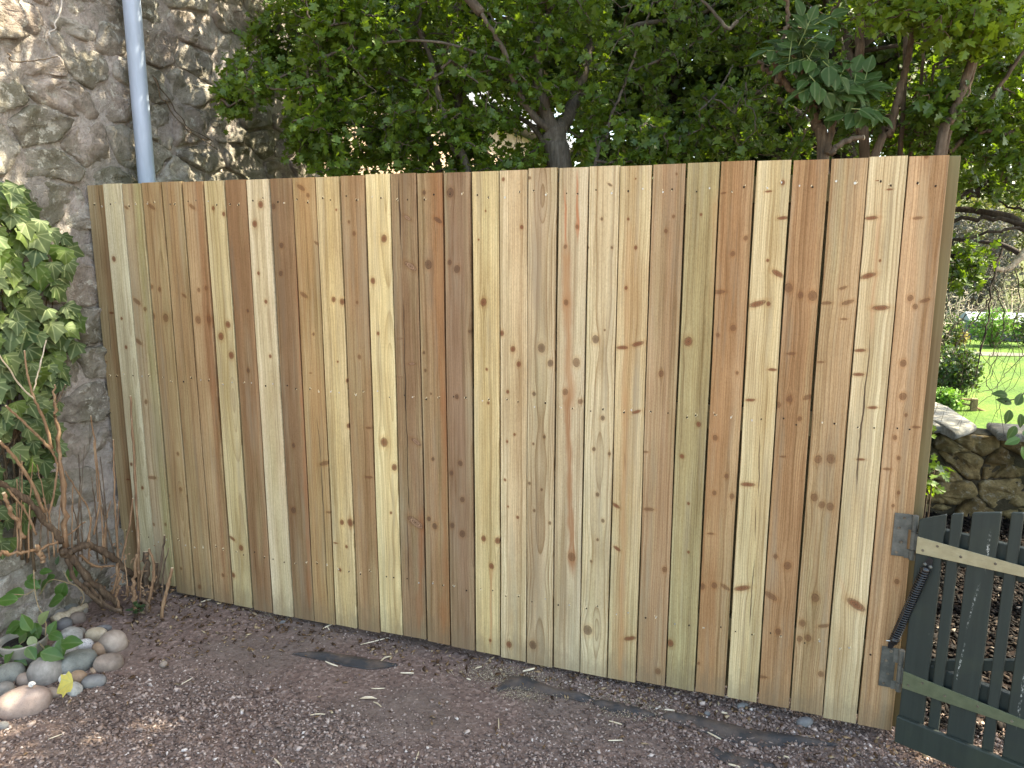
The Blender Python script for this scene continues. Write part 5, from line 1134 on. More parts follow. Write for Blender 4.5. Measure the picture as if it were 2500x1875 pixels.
# main hawthorn: trunk and fork right behind the fence
D1 = 3.2; c_ = lambda L: [(1200 + x / 3.16, y / 3.16) for x, y in L]
T0 = foot(tr_px(c_([(530, 1300), (500, 1150), (480, 1000)]), D1))
LA = tr_px(c_([(490, 1020), (420, 880), (400, 780), (350, 560), (400, 200), (460, 40), (480, -160)]), D1, -.1); LB = tr_px(c_([(520, 1000), (590, 900), (650, 750), (720, 500), (760, 320), (790, 150), (800, -200)]), D1, .35)
LC = tr_px(c_([(500, 1030), (330, 900), (170, 620), (90, 380), (-80, 100)]), D1, -.25); LD = tr_px(c_([(440, 1140), (300, 960), (150, 880), (-60, 800)]), D1, .4)
LE = tr_px([(1230, 150), (1050, 100), (850, 120), (700, 180), (560, 260)], D1 - .15, .0); LF = tr_px([(1330, 60), (1100, 20), (900, -10), (750, 40), (640, 60)], D1 + .1, .2)
LG = tr_px([(1440, 120), (1560, 60), (1700, 40), (1800, -40)], D1 + .3, -.3)
up = lambda P, *q: [P] + [np.array(x) for x in q]
LT = [up(LA[-1], (1.5, .7, 3.2), (1.2, .5, 4.0), (.8, .3, 4.8)), up(LB[-1], (2.0, 1.3, 3.4), (2.3, 1.4, 4.3), (2.6, 1.6, 5.0)), up(LC[-1], (.9, .5, 3.2), (.5, .3, 3.9)), up(LB[-1], (2.6, .9, 3.3), (3.2, .5, 4.0))]
limbs = [(T0 + [], .054, .049), (LA, .030, .014), (LB, .032, .017), (LC, .018, .008), (LD, .014, .006), (LE, .006, .003), (LF, .006, .003), (LG, .014, .006)] + [(l, .02, .007) for l in LT]
LEFT_EDGE = [(720, -200), (690, -20), (640, 40), (585, 110), (560, 160), (545, 215), (525, 262), (555, 285), (650, 240), (712, 225), (700, 300), (715, 350), (735, 420), (2000, 440), (2000, -200)]
cl = [pxcloud(900, 500, 1480, -60, 430, 2.95, 3.7, 31, .02, 3.4, GAPS, LEFT_EDGE), pxcloud(300, 500, 900, -60, 300, 2.95, 3.5, 36, -.05, 3.6, GAPS, LEFT_EDGE), cloud(1500, (1.5, .9, 3.75), (1.5, 1.1, .85), 33, 1.8, -.1), cloud(600, (.7, .9, 3.4), (.8, .7, .7), 35, 1.8, -.15)]
cl = [c[(c[:, 0] > .14)] for c in cl]
tree("hawthorn_tree", "large forked hawthorn with a thick grey trunk right behind the fence", "tree", "trees behind the fence", limbs, np.vstack(cl), m_barkg, m_haw, LEAF_H, 8, .044, 41, 300, .055)
# sapling right of the trunk
c_ = lambda L: [(1200 + x / 3.16, y / 3.16) for x, y in L]
Q1 = foot(tr_px(c_([(800, 1290), (880, 1080), (920, 900), (1000, 720), (1060, 560), (1150, 300), (1250, 0)]), 3.1)); Q2 = tr_px(c_([(1060, 560), (1400, 420), (1700, 250), (1900, 100)]), 3.1, .2); Q3 = tr_px(c_([(1600, 860), (1740, 720), (1810, 600), (1860, 500)]), 3.0, .1); Q4 = tr_px(c_([(1900, 160), (1820, 220), (1700, 80), (1600, -20)]), 2.9)
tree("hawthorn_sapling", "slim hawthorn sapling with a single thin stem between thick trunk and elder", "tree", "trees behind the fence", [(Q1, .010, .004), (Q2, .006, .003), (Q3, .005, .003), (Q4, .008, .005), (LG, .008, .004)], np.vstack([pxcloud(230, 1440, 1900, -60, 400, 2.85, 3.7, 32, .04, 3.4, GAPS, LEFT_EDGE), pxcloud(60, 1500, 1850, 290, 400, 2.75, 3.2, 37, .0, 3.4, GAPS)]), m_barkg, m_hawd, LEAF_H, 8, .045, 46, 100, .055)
# second hawthorn: bundle of thin curving stems left of the main trunk
c_ = lambda L: [(600 + x / 3.16, y / 3.16) for x, y in L]
S1 = foot(tr_px(c_([(1480, 1300), (1430, 1180), (1390, 1000), (1370, 850), (1390, 700), (1500, 480), (1600, 200), (1650, -100)]), 3.55)); S2 = foot(tr_px(c_([(1710, 1320), (1640, 1200), (1580, 1080), (1540, 900), (1480, 700), (1420, 420), (1300, 150), (1250, -80)]), 3.4))
S3 = foot(tr_px(c_([(1640, 1330), (1600, 1100), (1620, 900), (1700, 600), (1800, 300)]), 3.7)); S4 = tr_px(c_([(1480, 1250), (1300, 1100), (1050, 1000), (700, 950), (450, 1080)]), 3.6, .1); S5 = tr_px(c_([(1390, 700), (1100, 560), (800, 520), (560, 540), (350, 620)]), 3.5, .0)
cl = [pxcloud(560, 700, 1480, 60, 425, 3.6, 4.5, 51, .0, 3.0, GAPS, LEFT_EDGE), pxcloud(420, 700, 1250, 270, 432, 3.2, 4.2, 52, -.02, 3.4, GAPS, LEFT_EDGE), cloud(700, (1.2, 1.9, 3.5), (1.2, .8, .8), 53, 1.8)]
tree("hawthorn_tree", "slim many-stemmed hawthorn with curving grey stems, house side of the thick trunk", "tree", "trees behind the fence", [(S1, .022, .010), (S2, .020, .009), (S3, .026, .014), (S4, .008, .004), (S5, .008, .004)], np.vstack(cl), m_barkg, m_haw, LEAF_H, 8, .045, 42, 120, .055)
# right-hand group of leaning stems with lime foliage
c_ = lambda L: [(1800 + x / 3.16, y / 3.16) for x, y in L]; D3 = 2.75
R1 = foot(tr_px(c_([(985, 1190), (950, 1000), (935, 700), (945, 300), (960, 0), (965, -250)]), D3 + .1)); R2 = foot(tr_px(c_([(1060, 1195), (1170, 1040), (1215, 850), (1270, 650), (1310, 480), (1350, 280), (1400, 0), (1440, -250)]), D3)); R3 = foot(tr_px(c_([(1260, 1190), (1275, 900), (1290, 650), (1300, 200), (1320, -150)]), D3 + .2)); R4 = foot(tr_px(c_([(1335, 1190), (1390, 860), (1430, 500), (1450, 250)]), D3 + .3))
R5 = foot(tr_px(c_([(1555, 1190), (1650, 920), (1750, 640), (1850, 350), (1920, 60), (1960, -200)]), D3 - .1)); R6 = tr_px(c_([(1640, 1180), (1850, 930), (2000, 700), (2212, 390), (2400, 150)]), D3 + .1); R7 = tr_px(c_([(1440, 1090), (1490, 700), (1520, 500)]), D3 + .3)
R8 = tr_px(c_([(1850, 350), (1700, 220), (1500, 150), (1380, 90)]), D3 - .1, -.15); R9 = tr_px(c_([(1900, 100), (2000, 120), (2100, 200), (2130, 260)]), D3 - .1, -.1)
UPR = [up(R2[-1], (3.4, .5, 3.1), (3.5, .3, 3.9), (3.3, .0, 4.6)), up(R5[-1], (3.9, .5, 3.0), (4.3, .3, 3.8), (4.4, .1, 4.5)), up(R1[-1], (2.9, .9, 3.2), (2.8, 1.0, 4.2))]
limR = [(R2, .0165, .010), (R1, .0215, .014), (R3, .0105, .008), (R4, .009, .006), (R5, .019, .013), (R6, .010, .006), (R7, .008, .005), (R8, .009, .004), (R9, .008, .004)] + [(l, .016, .006) for l in UPR]
LIME = [(2090, -60), (2105, 60), (2150, 70), (2240, 70), (2330, 100), (2370, 130), (2470, 110), (2490, 60), (2440, -60)]
GR = [(2110, 125, 22), (2075, 135, 16), (2390, 215, 30), (2420, 350, 34), (2350, 330, 24), (2370, 250, 20)]
limeC = pxcloud(140, 2090, 2490, -60, 130, 2.45, 2.75, 61, -.2, 3, (), LIME)
cl = [pxcloud(380, 1780, 2580, -60, 400, 2.95, 4.0, 62, .06, 3.2, GR), pxcloud(260, 2340, 2560, -60, 470, 2.6, 3.6, 63, .02, 3.2, GR), pxcloud(90, 2250, 2400, 200, 360, 2.6, 3.0, 66, 0, 3.2, GR), cloud(1300, (3.7, .5, 3.6), (1.2, .9, .75), 64, 1.8, -.1), cloud(700, (2.7, .3, 3.9), (.9, .7, .6), 65, 1.8)]
tree("hawthorn_tree", "clump of leaning bare lower stems at the gate end of the fence, shade-dulled green leaves", "tree", "trees behind the fence", limR, np.vstack(cl), m_barkb, m_hawd, LEAF_H, 8, .046, 43, 140, .055)
tree("hawthorn_tree", "bright lime green leafy hawthorn limb arching over the fence's gate end", "tree", "trees behind the fence", [(foot(tr_px(c_([(1600, 1180), (1700, 900), (1800, 640), (1840, 400), (1800, 250)]), D3 - .02)), .012, .007), (R8, .007, .004), (R9, .007, .004)], limeC, m_barkb, m_hawl, LEAF_H, 9, .044, 44, 220, .06)
# elder with compound leaves
E0 = foot(tr_px(c_([(665, 1200), (625, 1000), (595, 880), (600, 780), (560, 600)]), 2.62)); E1 = tr_px(c_([(690, 1190), (735, 950), (700, 800), (760, 640), (880, 500)]), 2.6); E2 = tr_px(c_([(600, 800), (410, 690), (330, 560), (280, 430), (380, 240), (395, 80), (350, -60)]), 2.62); E3 = tr_px(c_([(600, 780), (500, 560), (420, 430), (300, 400)]), 2.5); E4 = tr_px(c_([(350, 660), (250, 560), (160, 470)]), 2.7)
elder = empty("elder_bush", E0[0], label="elder bush with broad dark compound leaves above the fence top", cat="bush")
for k, (P, a, b) in enumerate([(E0, .024, .014), (E1, .014, .006), (E2, .012, .006), (E3, .006, .003), (E4, .010, .006)]):
    n = len(P) * 5; obj("trunk" if k == 0 else "limb", MB().tube(jit(spline(P, n), .004, k), list(np.linspace(a, b, n)), 10).mesh("trunk", True), m_barkb, elder)
St = tr_px(c_([(715, 1195), (790, 1110), (870, 1080), (972, 1062)]), 2.5); stub = obj("cut_limb", MB().tube(jit(spline(St, 14), .002, 3), list(np.linspace(.0105, .0085, 14)), 10).mesh("cut_limb", True), m_barkb, elder)
td = St[-1] - St[-2]; td /= np.linalg.norm(td); obj("cut_face", MB().tube([St[-1] - td * .001, St[-1] + td * .002], .0082, 12).mesh("cut_face"), m_cut, stub)
EL = [(230,390,185,115),(450,230,95,110),(420,440,185,110),(530,440,100,120),(640,420,60,140),(380,500,200,100),(720,130,20,120),(640,560,-60,110),(800,600,-40,115),(930,640,90,100),(1010,650,55,120),(1060,670,10,130),(740,700,-70,110),(880,760,-100,115),(960,840,-90,110),(1080,850,0,130),(830,880,185,130),(470,720,200,100),(590,820,-100,100),(1000,700,0,110),(700,640,150,110),(560,520,20,110),(780,480,10,110),(300,330,170,110),(680,720,-45,110),(900,560,70,110),(1110,900,-40,110),(560,160,70,110),(500,130,110,110),(420,320,80,100),(860,700,-10,100),(950,760,-60,100),(600,640,-120,110),(760,800,-60,110),(820,540,60,120),(700,460,120,110),(500,380,110,120),(620,320,60,120),(350,440,170,110),(1000,560,80,110),(880,660,30,120),(540,620,-140,110),(720,880,-110,100),(640,250,40,110)]
re_ = random.Random(12); m_pet = simple("leaf_stalk", lin(96, 112, 60), lin(130, 140, 84), 30, .6)
for cx, cy, an, L_ in EL:
    Dp = 2.42 + re_.uniform(0, .2); C_ = atd(1800 + cx / 3.16, cy / 3.16, Dp); a = math.radians(an); rach = RT * math.cos(a) + UP * math.sin(a) - FW * re_.uniform(-.2, .5); rach /= np.linalg.norm(rach)
    nrm = np.array([0, 0, .75]) - FW * .65 + RT * re_.uniform(-.4, .4); x, y, z = frame(rach, nrm); s_ = L_ / 3.16 / F_PX * Dp * 1.2; b0 = C_ - rach * s_ * 1.0
    obj("leaf_stalk", MB().tube(spline([b0 - rach * s_ * .4, b0, C_], 6), .0016, 5).mesh("leaf_stalk", True), m_pet, elder)
    for q, (al, side) in enumerate(((1.0, 0), (.55, 1), (.55, -1), (.05, 1), (.05, -1))):
        d_ = rach if side == 0 else rach * .55 + x * side * .85
        link_leaf(nv if re_.random() < .3 else ov, m_eld, elder, b0 + (C_ - b0) * al, d_ + z * re_.uniform(-.25, .05), nrm + np.array([re_.gauss(0, .15) for _ in range(3)]), s_ * re_.uniform(.9, 1.2), wid=1.25)
# dark evergreens and other trees farther back ------------------------------------------------
def back(label, base, h, cl_, m_leaf, per, size, seed, r0=.09, group="trees farther behind the fence", bark=m_barkd, tmpl=CLUMP, twig=True):
    b = np.array(base, float); b[2] = float(gz(b[0], b[1])) - .05; r = np.random.default_rng(seed); limbs = [([b, b + [.05, .1, h * .35], b + [-.08, .05, h * .7], b + [0, 0, h]], r0, r0 * .3)]
    for k in range(7):
        z = h * (.25 + .65 * k / 7); a = r.uniform(0, 6.28); L_ = h * .3; s = b + [0, .05, z]; limbs.append(([s, s + [math.cos(a) * L_ * .5, math.sin(a) * L_ * .5, L_ * .25], s + [math.cos(a) * L_, math.sin(a) * L_, L_ * .3]], r0 * .35, r0 * .1))
    return tree("tree", label, "tree", group, limbs, cl_, bark, m_leaf, tmpl, per, size, seed, 0, .12, (0, -.2, .7), twig, .003)
back("dense dark evergreen tree filling the gap between thick trunk and elder", (2.0, 3.2, 0), 4.6, np.vstack([pxcloud(2000, 1420, 1960, -120, 440, 5.0, 6.4, 71, -.2, 1.6, [(1500, 330, 30), (1480, 310, 20), (1530, 270, 12)]), cloud(700, (1.9, 3.2, 4.2), (1.1, .8, 1.0), 72)]), m_yew, 9, .07, 73, .12)
back("dark evergreen tree directly behind the elder bush", (3.1, 3.0, 0), 4.6, np.vstack([pxcloud(1200, 1850, 2420, -120, 420, 4.8, 6.2, 74, -.02, 1.7, GR), cloud(700, (3.2, 3.0, 4.2), (1.1, .8, 1.0), 75), cloud(800, (3.7, 1.8, 4.3), (1.2, .9, .7), 175)]), m_yew, 8, .07, 76, .12)
back("mid green broadleaf tree behind the slim many-stemmed hawthorn", (.7, 4.2, 0), 5.0, np.vstack([pxcloud(1300, 760, 1460, -120, 260, 5.4, 7.0, 77, -.15, 1.8, [(1160, 245, 55), (905, 300, 60), (1010, 235, 20)]), cloud(500, (.6, 4.2, 4.6), (1.3, .9, 1.0), 78)]), m_mid, 8, .085, 79, .10)
back("loose green broadleaf tree beyond the gate by the field bank", (5.0, 4.6, 0), 5.4, np.vstack([pxcloud(800, 2180, 2640, -120, 420, 5.4, 7.2, 81, .02, 1.8, [(2400, 330, 70), (2390, 215, 40)]), cloud(900, (5.4, 4.0, 4.4), (1.6, 1.2, 1.1), 82)]), m_mid, 8, .08, 83, .10)
back("tall broadleaf tree beyond the gate whose crown shades the drive", (5.6, .9, 0), 5.2, np.vstack([cloud(2200, (5.0, .5, 4.2), (1.5, 1.5, 1.1), 84, 1.4, -.25), cloud(900, (5.9, .9, 5.0), (1.6, 1.4, 1.0), 85, 1.4, -.2)]), m_mid, 8, .075, 86, .11)
# ------------------------------------------------------------------ low garden wall behind the gate
m_gst = stone_mat("mossy_yellow_stone", lin(112, 92, 60), lin(150, 128, 88), lin(180, 158, 114), (0.035, 0.038, 0.012), .6, .4)
m_gmor = stone_mat("dark_joint", lin(62, 54, 42), lin(88, 78, 62), lin(112, 100, 82), (0.03, .035, .012), .5)
m_cope = stone_mat("pale_coping", lin(140, 134, 122), lin(168, 162, 150), lin(192, 188, 176), (0.12, .12, .09), .25, .6)
gw = empty("garden_wall", (4.4, 2.45, 0), label="low mossy rubble garden wall with pale flat coping stones behind the gate", cat="wall")
obj("wall_core", MB().box(2.4, 7.0, 2.43, 2.60, -.25, .453).mesh("wall_core"), m_gmor, gw)
M_gw = [[1, 0, 0], [0, 0, -1], [0, 1, 0]]
for i, (c, poly) in enumerate(rubble_cells(2.5, 6.0, -.1, .44, .20, .15, 77, .5, .45)):
    r = random.Random(i); poly[:, 1] = np.minimum(poly[:, 1], .452); V, F, T = stone_mesh("stone", c, poly, .003, r.uniform(.01, .04), i + 900, .045); obj("stone", to_mesh("stone", V, F, T, M_gw), m_gst, gw, loc=(c[0], 2.425, c[1]))
def slab(poly, z0, z1, seed):
    r = np.random.default_rng(seed); P = []
    for i in range(len(poly)):
        a, b = np.array(poly[i]), np.array(poly[(i + 1) % len(poly)])
        for f in (0, .33, .66): P.append(a + (b - a) * f + r.normal(0, .008, 2))
    n = len(P); c = np.mean(P, 0); V = []
    for k, (s, z) in enumerate(((.97, z0), (1.0, z0 + .012), (1.0, z1 - .012), (.97, z1), (.6, z1 + .004), (.25, z1 + .003))):
        for p in P: q = c + (p - c) * s; V.append((q[0], q[1], z + .006 * mnoise.noise(Vector((q[0] * 7, q[1] * 7, seed)))))
    V.append((c[0], c[1], z1)); F = [(i * n + k, i * n + (k + 1) % n, (i + 1) * n + (k + 1) % n, (i + 1) * n + k) for i in range(5) for k in range(n)]; T = [(5 * n + k, 5 * n + (k + 1) % n, 6 * n) for k in range(n)]
    return arr_mesh("coping", V, [np.array(F), np.array(T), ], True)
z5 = lambda x, y: onz(x, y, .5)[:2]
A_ = [(3.25, 2.33), z5(2300, 1040), z5(2336, 1058), z5(2388, 1036), z5(2279, 975), (3.4, 3.35)]
obj("coping", slab(A_, .455, .50, 1), m_cope, gw)
xs_ = [3.95, 4.50, 5.0, 5.6, 6.2, 7.0]
for k in range(5): obj("coping", slab([(xs_[k] + .012, 2.32), (xs_[k + 1] - .012, 2.30), (xs_[k + 1] - .012, 2.60), (xs_[k] + .02, 2.585)], .452, .497 - .004 * k, 5 + k), m_cope, gw)
obj("coping", slab([(2.4, 2.32), (3.22, 2.33), (3.22, 2.62), (2.4, 2.6)], .455, .50, 15), m_cope, gw)
obj("wall_return", MB().box(3.3, 3.62, 2.60, 3.25, -.3, .452).mesh("wall_return"), m_gmor, gw)
# sprigs by the post
def sprig(label, pts, m, n, size, seed, tm="haw"):
    P = [atd(*p) for p in pts]; b = P[0].copy(); b[2] = float(gz(b[0], b[1])); root = empty("leafy_sprig", b, label=label, cat="plant", group="leafy sprigs by the gate"); r = np.random.default_rng(seed)
    Q = spline([b] + P, 22); obj("stem", MB().tube(Q, list(np.linspace(.004, .0015, 22)), 5).mesh("stem", True), m_barkb, root)
    key = id(LEAF_H)
    for k in range(n):
        f = r.uniform(.35, 1); q = Q[int(f * 21)]; d = np.array([r.normal(0, .6), r.normal(-.2, .5), r.normal(.1, .4)]); link_leaf(LEAF_ME[key] if tm == "haw" else ov, m, root, q + r.normal(0, .012, 3), d, [r.normal(0, .3), -.6, .7], size * r.uniform(.7, 1.2))
sprig("light green lobed sprig growing behind the fence post", [(2275, 1180, 3.0), (2290, 1150, 2.9), (2320, 1150, 2.85)], m_haw, 13, .048, 1)
sprig("second lobed sprig lower down near the garden wall foot", [(2262, 1215, 3.1), (2280, 1190, 3.0), (2300, 1200, 2.95)], m_haw, 9, .045, 2)
sprig("short lobed sprig beside the post at coping height", [(2270, 1080, 3.2), (2272, 1060, 3.1), (2282, 1050, 3.05)], m_haw, 4, .042, 3)
# dark-leaved twig hanging in at the right
hang = empty("hanging_twig", atd(2560, 850, 2.6), label="drooping leafy twig with broad dark leaves above the coping", cat="branch")
P = spline([atd(2620, 700, 2.6), atd(2560, 860, 2.6), atd(2500, 960, 2.55), atd(2455, 980, 2.5)], 14); obj("stem", MB().tube(P, .002, 5).mesh("stem", True), m_barkd, hang)
for x, y, an in [(2470, 985, 160), (2465, 1000, -100), (2490, 1010, -80), (2480, 990, 60), (2490, 1070, 200), (2495, 1090, -70), (2480, 1040, -120), (2500, 990, 0), (2495, 1060, 10), (2460, 965, 170)]:
    a = math.radians(an); link_leaf(ov, m_grn if y > 1050 else m_eld, hang, atd(x, y, 2.5), RT * math.cos(a) + UP * math.sin(a), -FW + np.array([0, 0, .5]), .05)
# dark arching limbs and bare hanging twigs over the field
c_ = lambda L: [(2100 + x / 1.8425, 400 + y / 1.8425) for x, y in L]
arc = empty("bare_branching_tree", (5.3, 1.7, float(gz(5.3, 1.7)) - .05), label="tree with dark arching limbs and bare hanging twigs over the field view", cat="tree")
obj("trunk", MB().tube(jit(spline([(5.3, 1.7, -.1), (5.2, 1.75, .8), (5.0, 1.8, 1.5), (4.9, 1.9, 2.4), (4.8, 2.0, 3.2)], 20), .01, 2), list(np.linspace(.09, .05, 20)), 12).mesh("trunk", True), m_barkd, arc)
AR = [([(900, 330), (737, 270), (560, 215), (410, 195), (300, 180)], .022, .012, 3.9), ([(900, 290), (737, 268), (560, 240), (405, 262), (330, 270)], .014, .008, 3.8), ([(760, 20), (640, 60), (530, 105), (425, 165), (380, 250)], .014, .008, 3.7), ([(860, 330), (720, 295), (560, 310), (400, 360), (300, 400)], .009, .005, 3.7), ([(860, 150), (737, 125), (600, 100), (480, 160)], .010, .006, 3.8), ([(860, 220), (737, 215), (600, 160), (430, 140)], .008, .004, 3.9)]
for L, a, b, D_ in AR: obj("limb", MB().tube(jit(spline(tr_px(c_(L), D_), 24), .008, int(D_ * 10 + L[0][1])), list(np.linspace(a, b, 24)), 8).mesh("limb", True), m_barkd, arc)
TW = [([(640, 380), (600, 500), (580, 620), (560, 780), (520, 960)], .006, .003), ([(590, 600), (520, 700), (470, 760), (420, 850), (430, 860)], .004, .002), ([(590, 520), (650, 700), (600, 850), (560, 900)], .003, .0015), ([(700, 480), (720, 620), (690, 740), (730, 860)], .003, .0015), ([(530, 640), (430, 720), (380, 800), (340, 930)], .003, .0015), ([(600, 700), (540, 820), (590, 950), (480, 1010)], .002, .001), ([(620, 860), (560, 990), (600, 1030), (500, 1100)], .002, .001), ([(737, 860), (650, 950), (600, 1010), (520, 1030)], .002, .001), ([(500, 400), (440, 470), (400, 560), (385, 700)], .003, .0015), ([(640, 420), (520, 460), (430, 450), (390, 430)], .004, .002), ([(737, 640), (680, 680), (640, 760)], .002, .001), ([(460, 740), (480, 900), (450, 1000)], .002, .001)]
for L, a, b in TW: obj("twig", MB().tube(jit(spline(tr_px(c_(L), 3.6, -.1), 20), .0035, L[0][0]), list(np.linspace(a, b, 20)), 5).mesh("twig", True), m_barkd, arc)
pl = obj("limb", MB().tube(jit(spline(tr_px(c_([(860, 330), (737, 400), (680, 460), (600, 478)]), 3.7), 14), .004, 4), list(np.linspace(.022, .011, 14)), 10).mesh("limb", True), m_pale, arc); pl["label"] = "pale sunlit broken limb"
rt = np.random.default_rng(6); tw0, tw1 = [], []
for k in range(90):
    x, y = rt.uniform(380, 740), rt.uniform(330, 1020); p = atd(*c_([(x, y)])[0], 3.6 + rt.uniform(-.2, .5)); tw0.append(p); tw1.append(p + RT * rt.normal(-.05, .06) + UP * rt.normal(-.16, .06))
V, F = twigs(np.array(tw0), np.array(tw1), np.full(90, .0013), np.full(90, .0007), 3, sag=.25); obj("twigs", arr_mesh("twigs", V, F), m_barkd, arc, kind="stuff")
cl = np.vstack([pxcloud(34, 2300, 2420, 590, 690, 3.4, 3.8, 91, -.3, 3), pxcloud(60, 2330, 2560, 380, 480, 3.4, 4.0, 92, -.1, 3), pxcloud(70, 2330, 2560, 180, 400, 3.6, 4.3, 93, 0, 3)])
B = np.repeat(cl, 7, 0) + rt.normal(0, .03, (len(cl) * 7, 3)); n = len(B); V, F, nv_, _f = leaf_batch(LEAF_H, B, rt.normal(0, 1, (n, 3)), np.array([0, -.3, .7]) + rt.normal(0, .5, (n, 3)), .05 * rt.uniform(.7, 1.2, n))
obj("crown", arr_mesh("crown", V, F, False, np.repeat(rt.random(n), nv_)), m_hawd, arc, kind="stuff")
C2, P2, cn2, pr2 = attach([(tr_px(c_(L), D_), a, b) for L, a, b, D_ in AR], cl, 5)
V, F = twigs(P2, C2, .0015 + .0006 * np.sqrt(cn2), np.full(len(C2), .001), 5); obj("twigs", arr_mesh("twigs", V, F), m_barkd, arc, kind="stuff")
# ------------------------------------------------------------------ field furniture and far planting
def gp(px, py):
    """march a ray to the terrain"""
    d = ray(px, py); tt = 3.0
    while tt < 200:
        p = CAM + d * tt; zt = float(fieldz(p[0], p[1])) if p[1] > 6 else float(gz(p[0], p[1]))
        if p[2] < zt: return np.array([p[0], p[1], zt])
        tt += .05
    return CAM + d * 40
m_fw = timber("weathered_field_fence", lin(112, 92, 66), lin(150, 128, 96), .2)
b = gp(2376, 1003); ff = empty("field_rail", b, label="short wooden post with two slanting rails in the sunlit field", cat="fence"); sc = depth(b) / F_PX
obj("post", MB().box(b[0] - 7 * sc, b[0] + 7 * sc, b[1] - 7 * sc, b[1] + 7 * sc, b[2] - .05, b[2] + 30 * sc).mesh("post", bevel=.01), m_fw, ff)
obj("rail", MB().tube([b + [0, 0, 26 * sc], b + [-34 * sc, 0, 27 * sc]], 3.2 * sc, 6).mesh("rail"), m_fw, ff); obj("rail", MB().tube([b + [4 * sc, 0, 8 * sc], b + [26 * sc, 0, -1 * sc]], 3.2 * sc, 6).mesh("rail"), m_fw, ff); obj("rail", MB().tube([b + [0, 0, 10 * sc], b + [-26 * sc, 0, 16 * sc]], 2.6 * sc, 6).mesh("rail"), m_fw, ff)
def bush(label, px, py, wpx, hpx, m, n, lpx, seed, group, bare=False, D=None):
    b = gp(px, py) if D is None else atd(px, py, D); s = depth(b) / F_PX; w, h = wpx * s / 2, hpx * s; r = np.random.default_rng(seed)
    C = cloud(n, b + [0, 0, h * .55], (w, w * .8, h * .55), seed, 3 / max(w, .2), -.2); limbs = []
    for k in range(5): a = r.uniform(0, 6.28); limbs.append(([b + [0, 0, -.05], b + [math.cos(a) * w * .3, math.sin(a) * w * .3, h * .4], b + [math.cos(a) * w * .6, math.sin(a) * w * .6, h * .85]], 2.2 * s, .8 * s))
    return tree("bush", label, "bush", group, limbs, C, m_barkb if not bare else m_pale, m, CLUMP, 5 if not bare else 1, lpx * s, seed, 0, lpx * s * 1.5, (0, -.3, .6), True, .5 * s)
m_gold = leafmat("golden_shrub_leaf", (0.20, 0.15, 0.015), (0.28, 0.24, 0.04), (0.3, .25, .04), .3, .6); m_brt = leafmat("bright_grass_green_leaf", (0.08, 0.19, 0.02), (0.14, 0.26, .03), (.2, .4, .04), .35, .6)
m_grey = leafmat("grey_twiggy_leaf", (0.07, 0.065, 0.05), (0.13, 0.12, .095), (.1, .1, .07), .2, .8)
G = "bushes beyond the garden wall"
bush("round dark green bush at the near field edge", 2325, 970, 120, 115, m_mid, 420, 9, 101, G); bush("small bright green bush in front of the dark round one", 2312, 1000, 75, 50, m_brt, 220, 8, 102, G)
bush("golden flowering shrub along the far edge of the field", 2330, 845, 60, 34, m_gold, 200, 6, 103, G); bush("bright green rounded shrub beside the far shed", 2420, 846, 110, 85, m_brt, 380, 6, 104, G); bush("dark green shrub behind the golden shrub", 2290, 850, 110, 80, m_mid, 340, 6, 105, G)
bush("dull green shrub right of the far shed", 2520, 846, 130, 80, m_mid, 340, 6, 106, G); bush("grey leafless thicket above the golden shrub", 2330, 810, 190, 110, m_grey, 260, 5, 107, G, True); bush("grey leafless thicket behind the far shed", 2470, 790, 200, 130, m_grey, 260, 5, 108, G, True)
bush("bare pale shrub by the fence post side of the field", 2275, 860, 90, 110, m_grey, 140, 5, 109, G, True)
for k, (px, w, h, D_, mm, lb) in enumerate([(2290, 260, 330, 48, m_fary, "pale yellow-green spring tree on the far slope behind the post"), (2420, 240, 400, 52, m_fary, "tall yellow-green spring tree on the far slope above the shed"), (2540, 260, 360, 46, m_fary, "yellow-green spring tree at the far slope's gate side"), (2180, 260, 420, 60, m_mid, "big green tree on the far slope hidden behind the fence"), (2360, 200, 260, 42, m_grey, "grey budding tree on the far slope")]):
    b = atd(px, 800, D_); b[2] = max(-2.6, float(hillz(b[0], b[1])) if b[1] > 40 else -2.6); s = D_ / F_PX; bush(lb, *[float(v) for v in proj(b)][:2], w, h, mm, 700, 9, 120 + k, "trees on the far slope", D=D_)
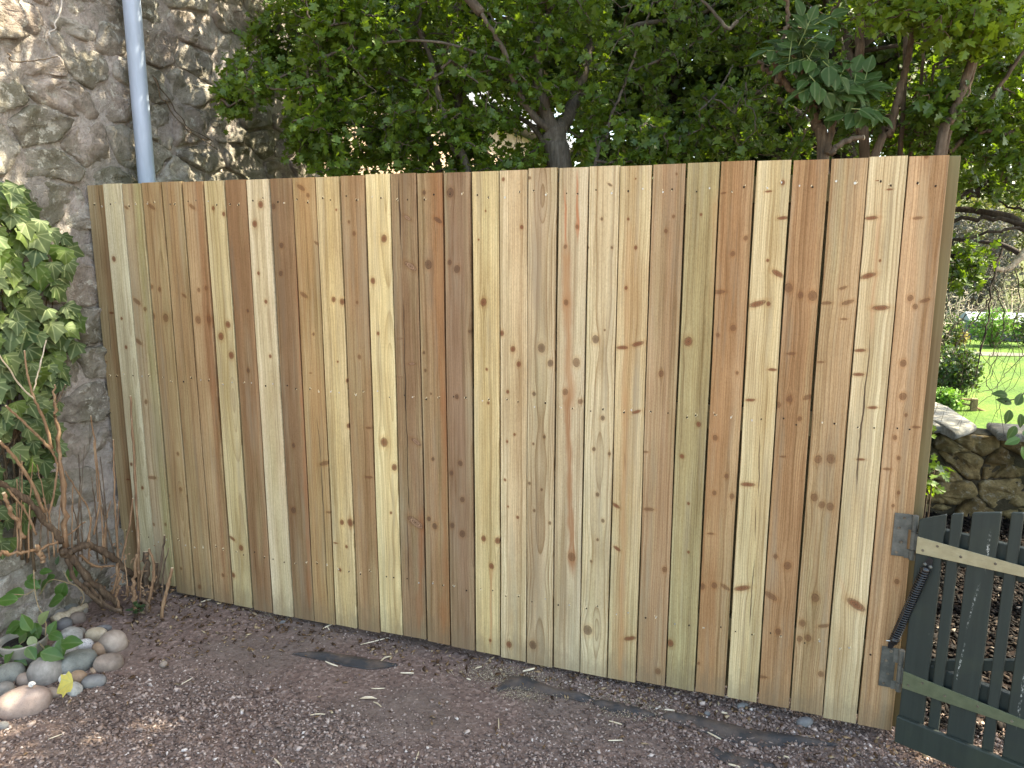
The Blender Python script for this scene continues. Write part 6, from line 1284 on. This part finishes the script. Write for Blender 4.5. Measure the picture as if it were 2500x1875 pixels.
# far shed
b = gp(2440, 832); s = depth(b) / F_PX; shed = empty("shed", b, label="small pale grey shed with a white roof beyond the field", cat="shed")
m_shw = simple("shed_grey_boards", lin(84, 88, 88), lin(110, 112, 112), 3, .8); m_shr = simple("white_felt_roof", lin(120, 124, 130), lin(146, 150, 156), 3, .7); m_shg, t = mat("shed_window"); fin(t, (0.02, .025, .03), .1, None, .5)
w, h = 62 * s, 44 * s; obj("walls", MB().box(b[0] - w, b[0] + w, b[1], b[1] + 2.2, b[2] - .1, b[2] + h).mesh("walls"), m_shw, shed)
obj("roof", MB().prism([(b[0] - w * 1.08, b[1] - .15, b[2] + h + .01), (b[0] - w * 1.08, b[1] + 1.1, b[2] + h + 20 * s), (b[0] - w * 1.08, b[1] + 2.35, b[2] + h + .01)], (w * 2.16, 0, 0)).mesh("roof"), m_shr, shed)
for u in (-.6, -.2, .25, .65): obj("window", MB().box(b[0] + w * (u - .12), b[0] + w * (u + .12), b[1] - .02, b[1] - .005, b[2] + h * .45, b[2] + h * .85).mesh("window"), m_shg, shed)
# sunlit cottage beyond the end of the house wall
m_harl = simple("pink_cream_harling", lin(150, 128, 108), lin(176, 156, 138), 8, .95, .6, .01); m_sln = simple("slate", lin(70, 72, 78), lin(98, 100, 106), 5, .7); m_ston = stone_mat("warm_dressed_stone", lin(150, 112, 84), lin(176, 140, 110), lin(196, 166, 138), (0.1, .08, .05), .1)
cot = empty("cottage", (-2.5, 8, 0), label="sunlit pink-cream harled cottage glimpsed through leaves beyond the house wall", cat="house")
obj("wall", MB().box(-5.5, -1.6, 3.2, 14.0, -.1, 3.4).mesh("wall"), m_harl, cot)
rf = obj("roof", MB().prism([(-5.8, 2.9, 3.42), (-3.55, 2.9, 5.6), (-1.3, 2.9, 3.42)], (0, 11.4, 0)).mesh("roof"), m_sln, cot)
obj("chimney", MB().box(-3.9, -3.2, 5.0, 5.6, 4.9, 6.5).mesh("chimney"), m_ston, rf)
for (ya, yb, za, zb) in ((4.6, 5.5, .9, 2.1), (8.8, 9.8, .9, 2.1), (11.6, 12.5, .9, 2.1)):
    w_ = obj("window", MB().box(-1.598, -1.56, ya, yb, za, zb).mesh("window"), m_ston, cot); obj("pane", MB().box(-1.556, -1.545, ya + .1, yb - .1, za + .1, zb - .1).mesh("pane"), m_shg, w_)
d_ = obj("door", MB().box(-1.598, -1.56, 6.7, 7.7, -.03, 2.15).mesh("door"), m_ston, cot); obj("door_leaf", MB().box(-1.556, -1.53, 6.82, 7.58, -.03, 2.05).mesh("door_leaf"), simple("brown_door", lin(120, 66, 44), lin(140, 84, 58), 10, .6), d_)
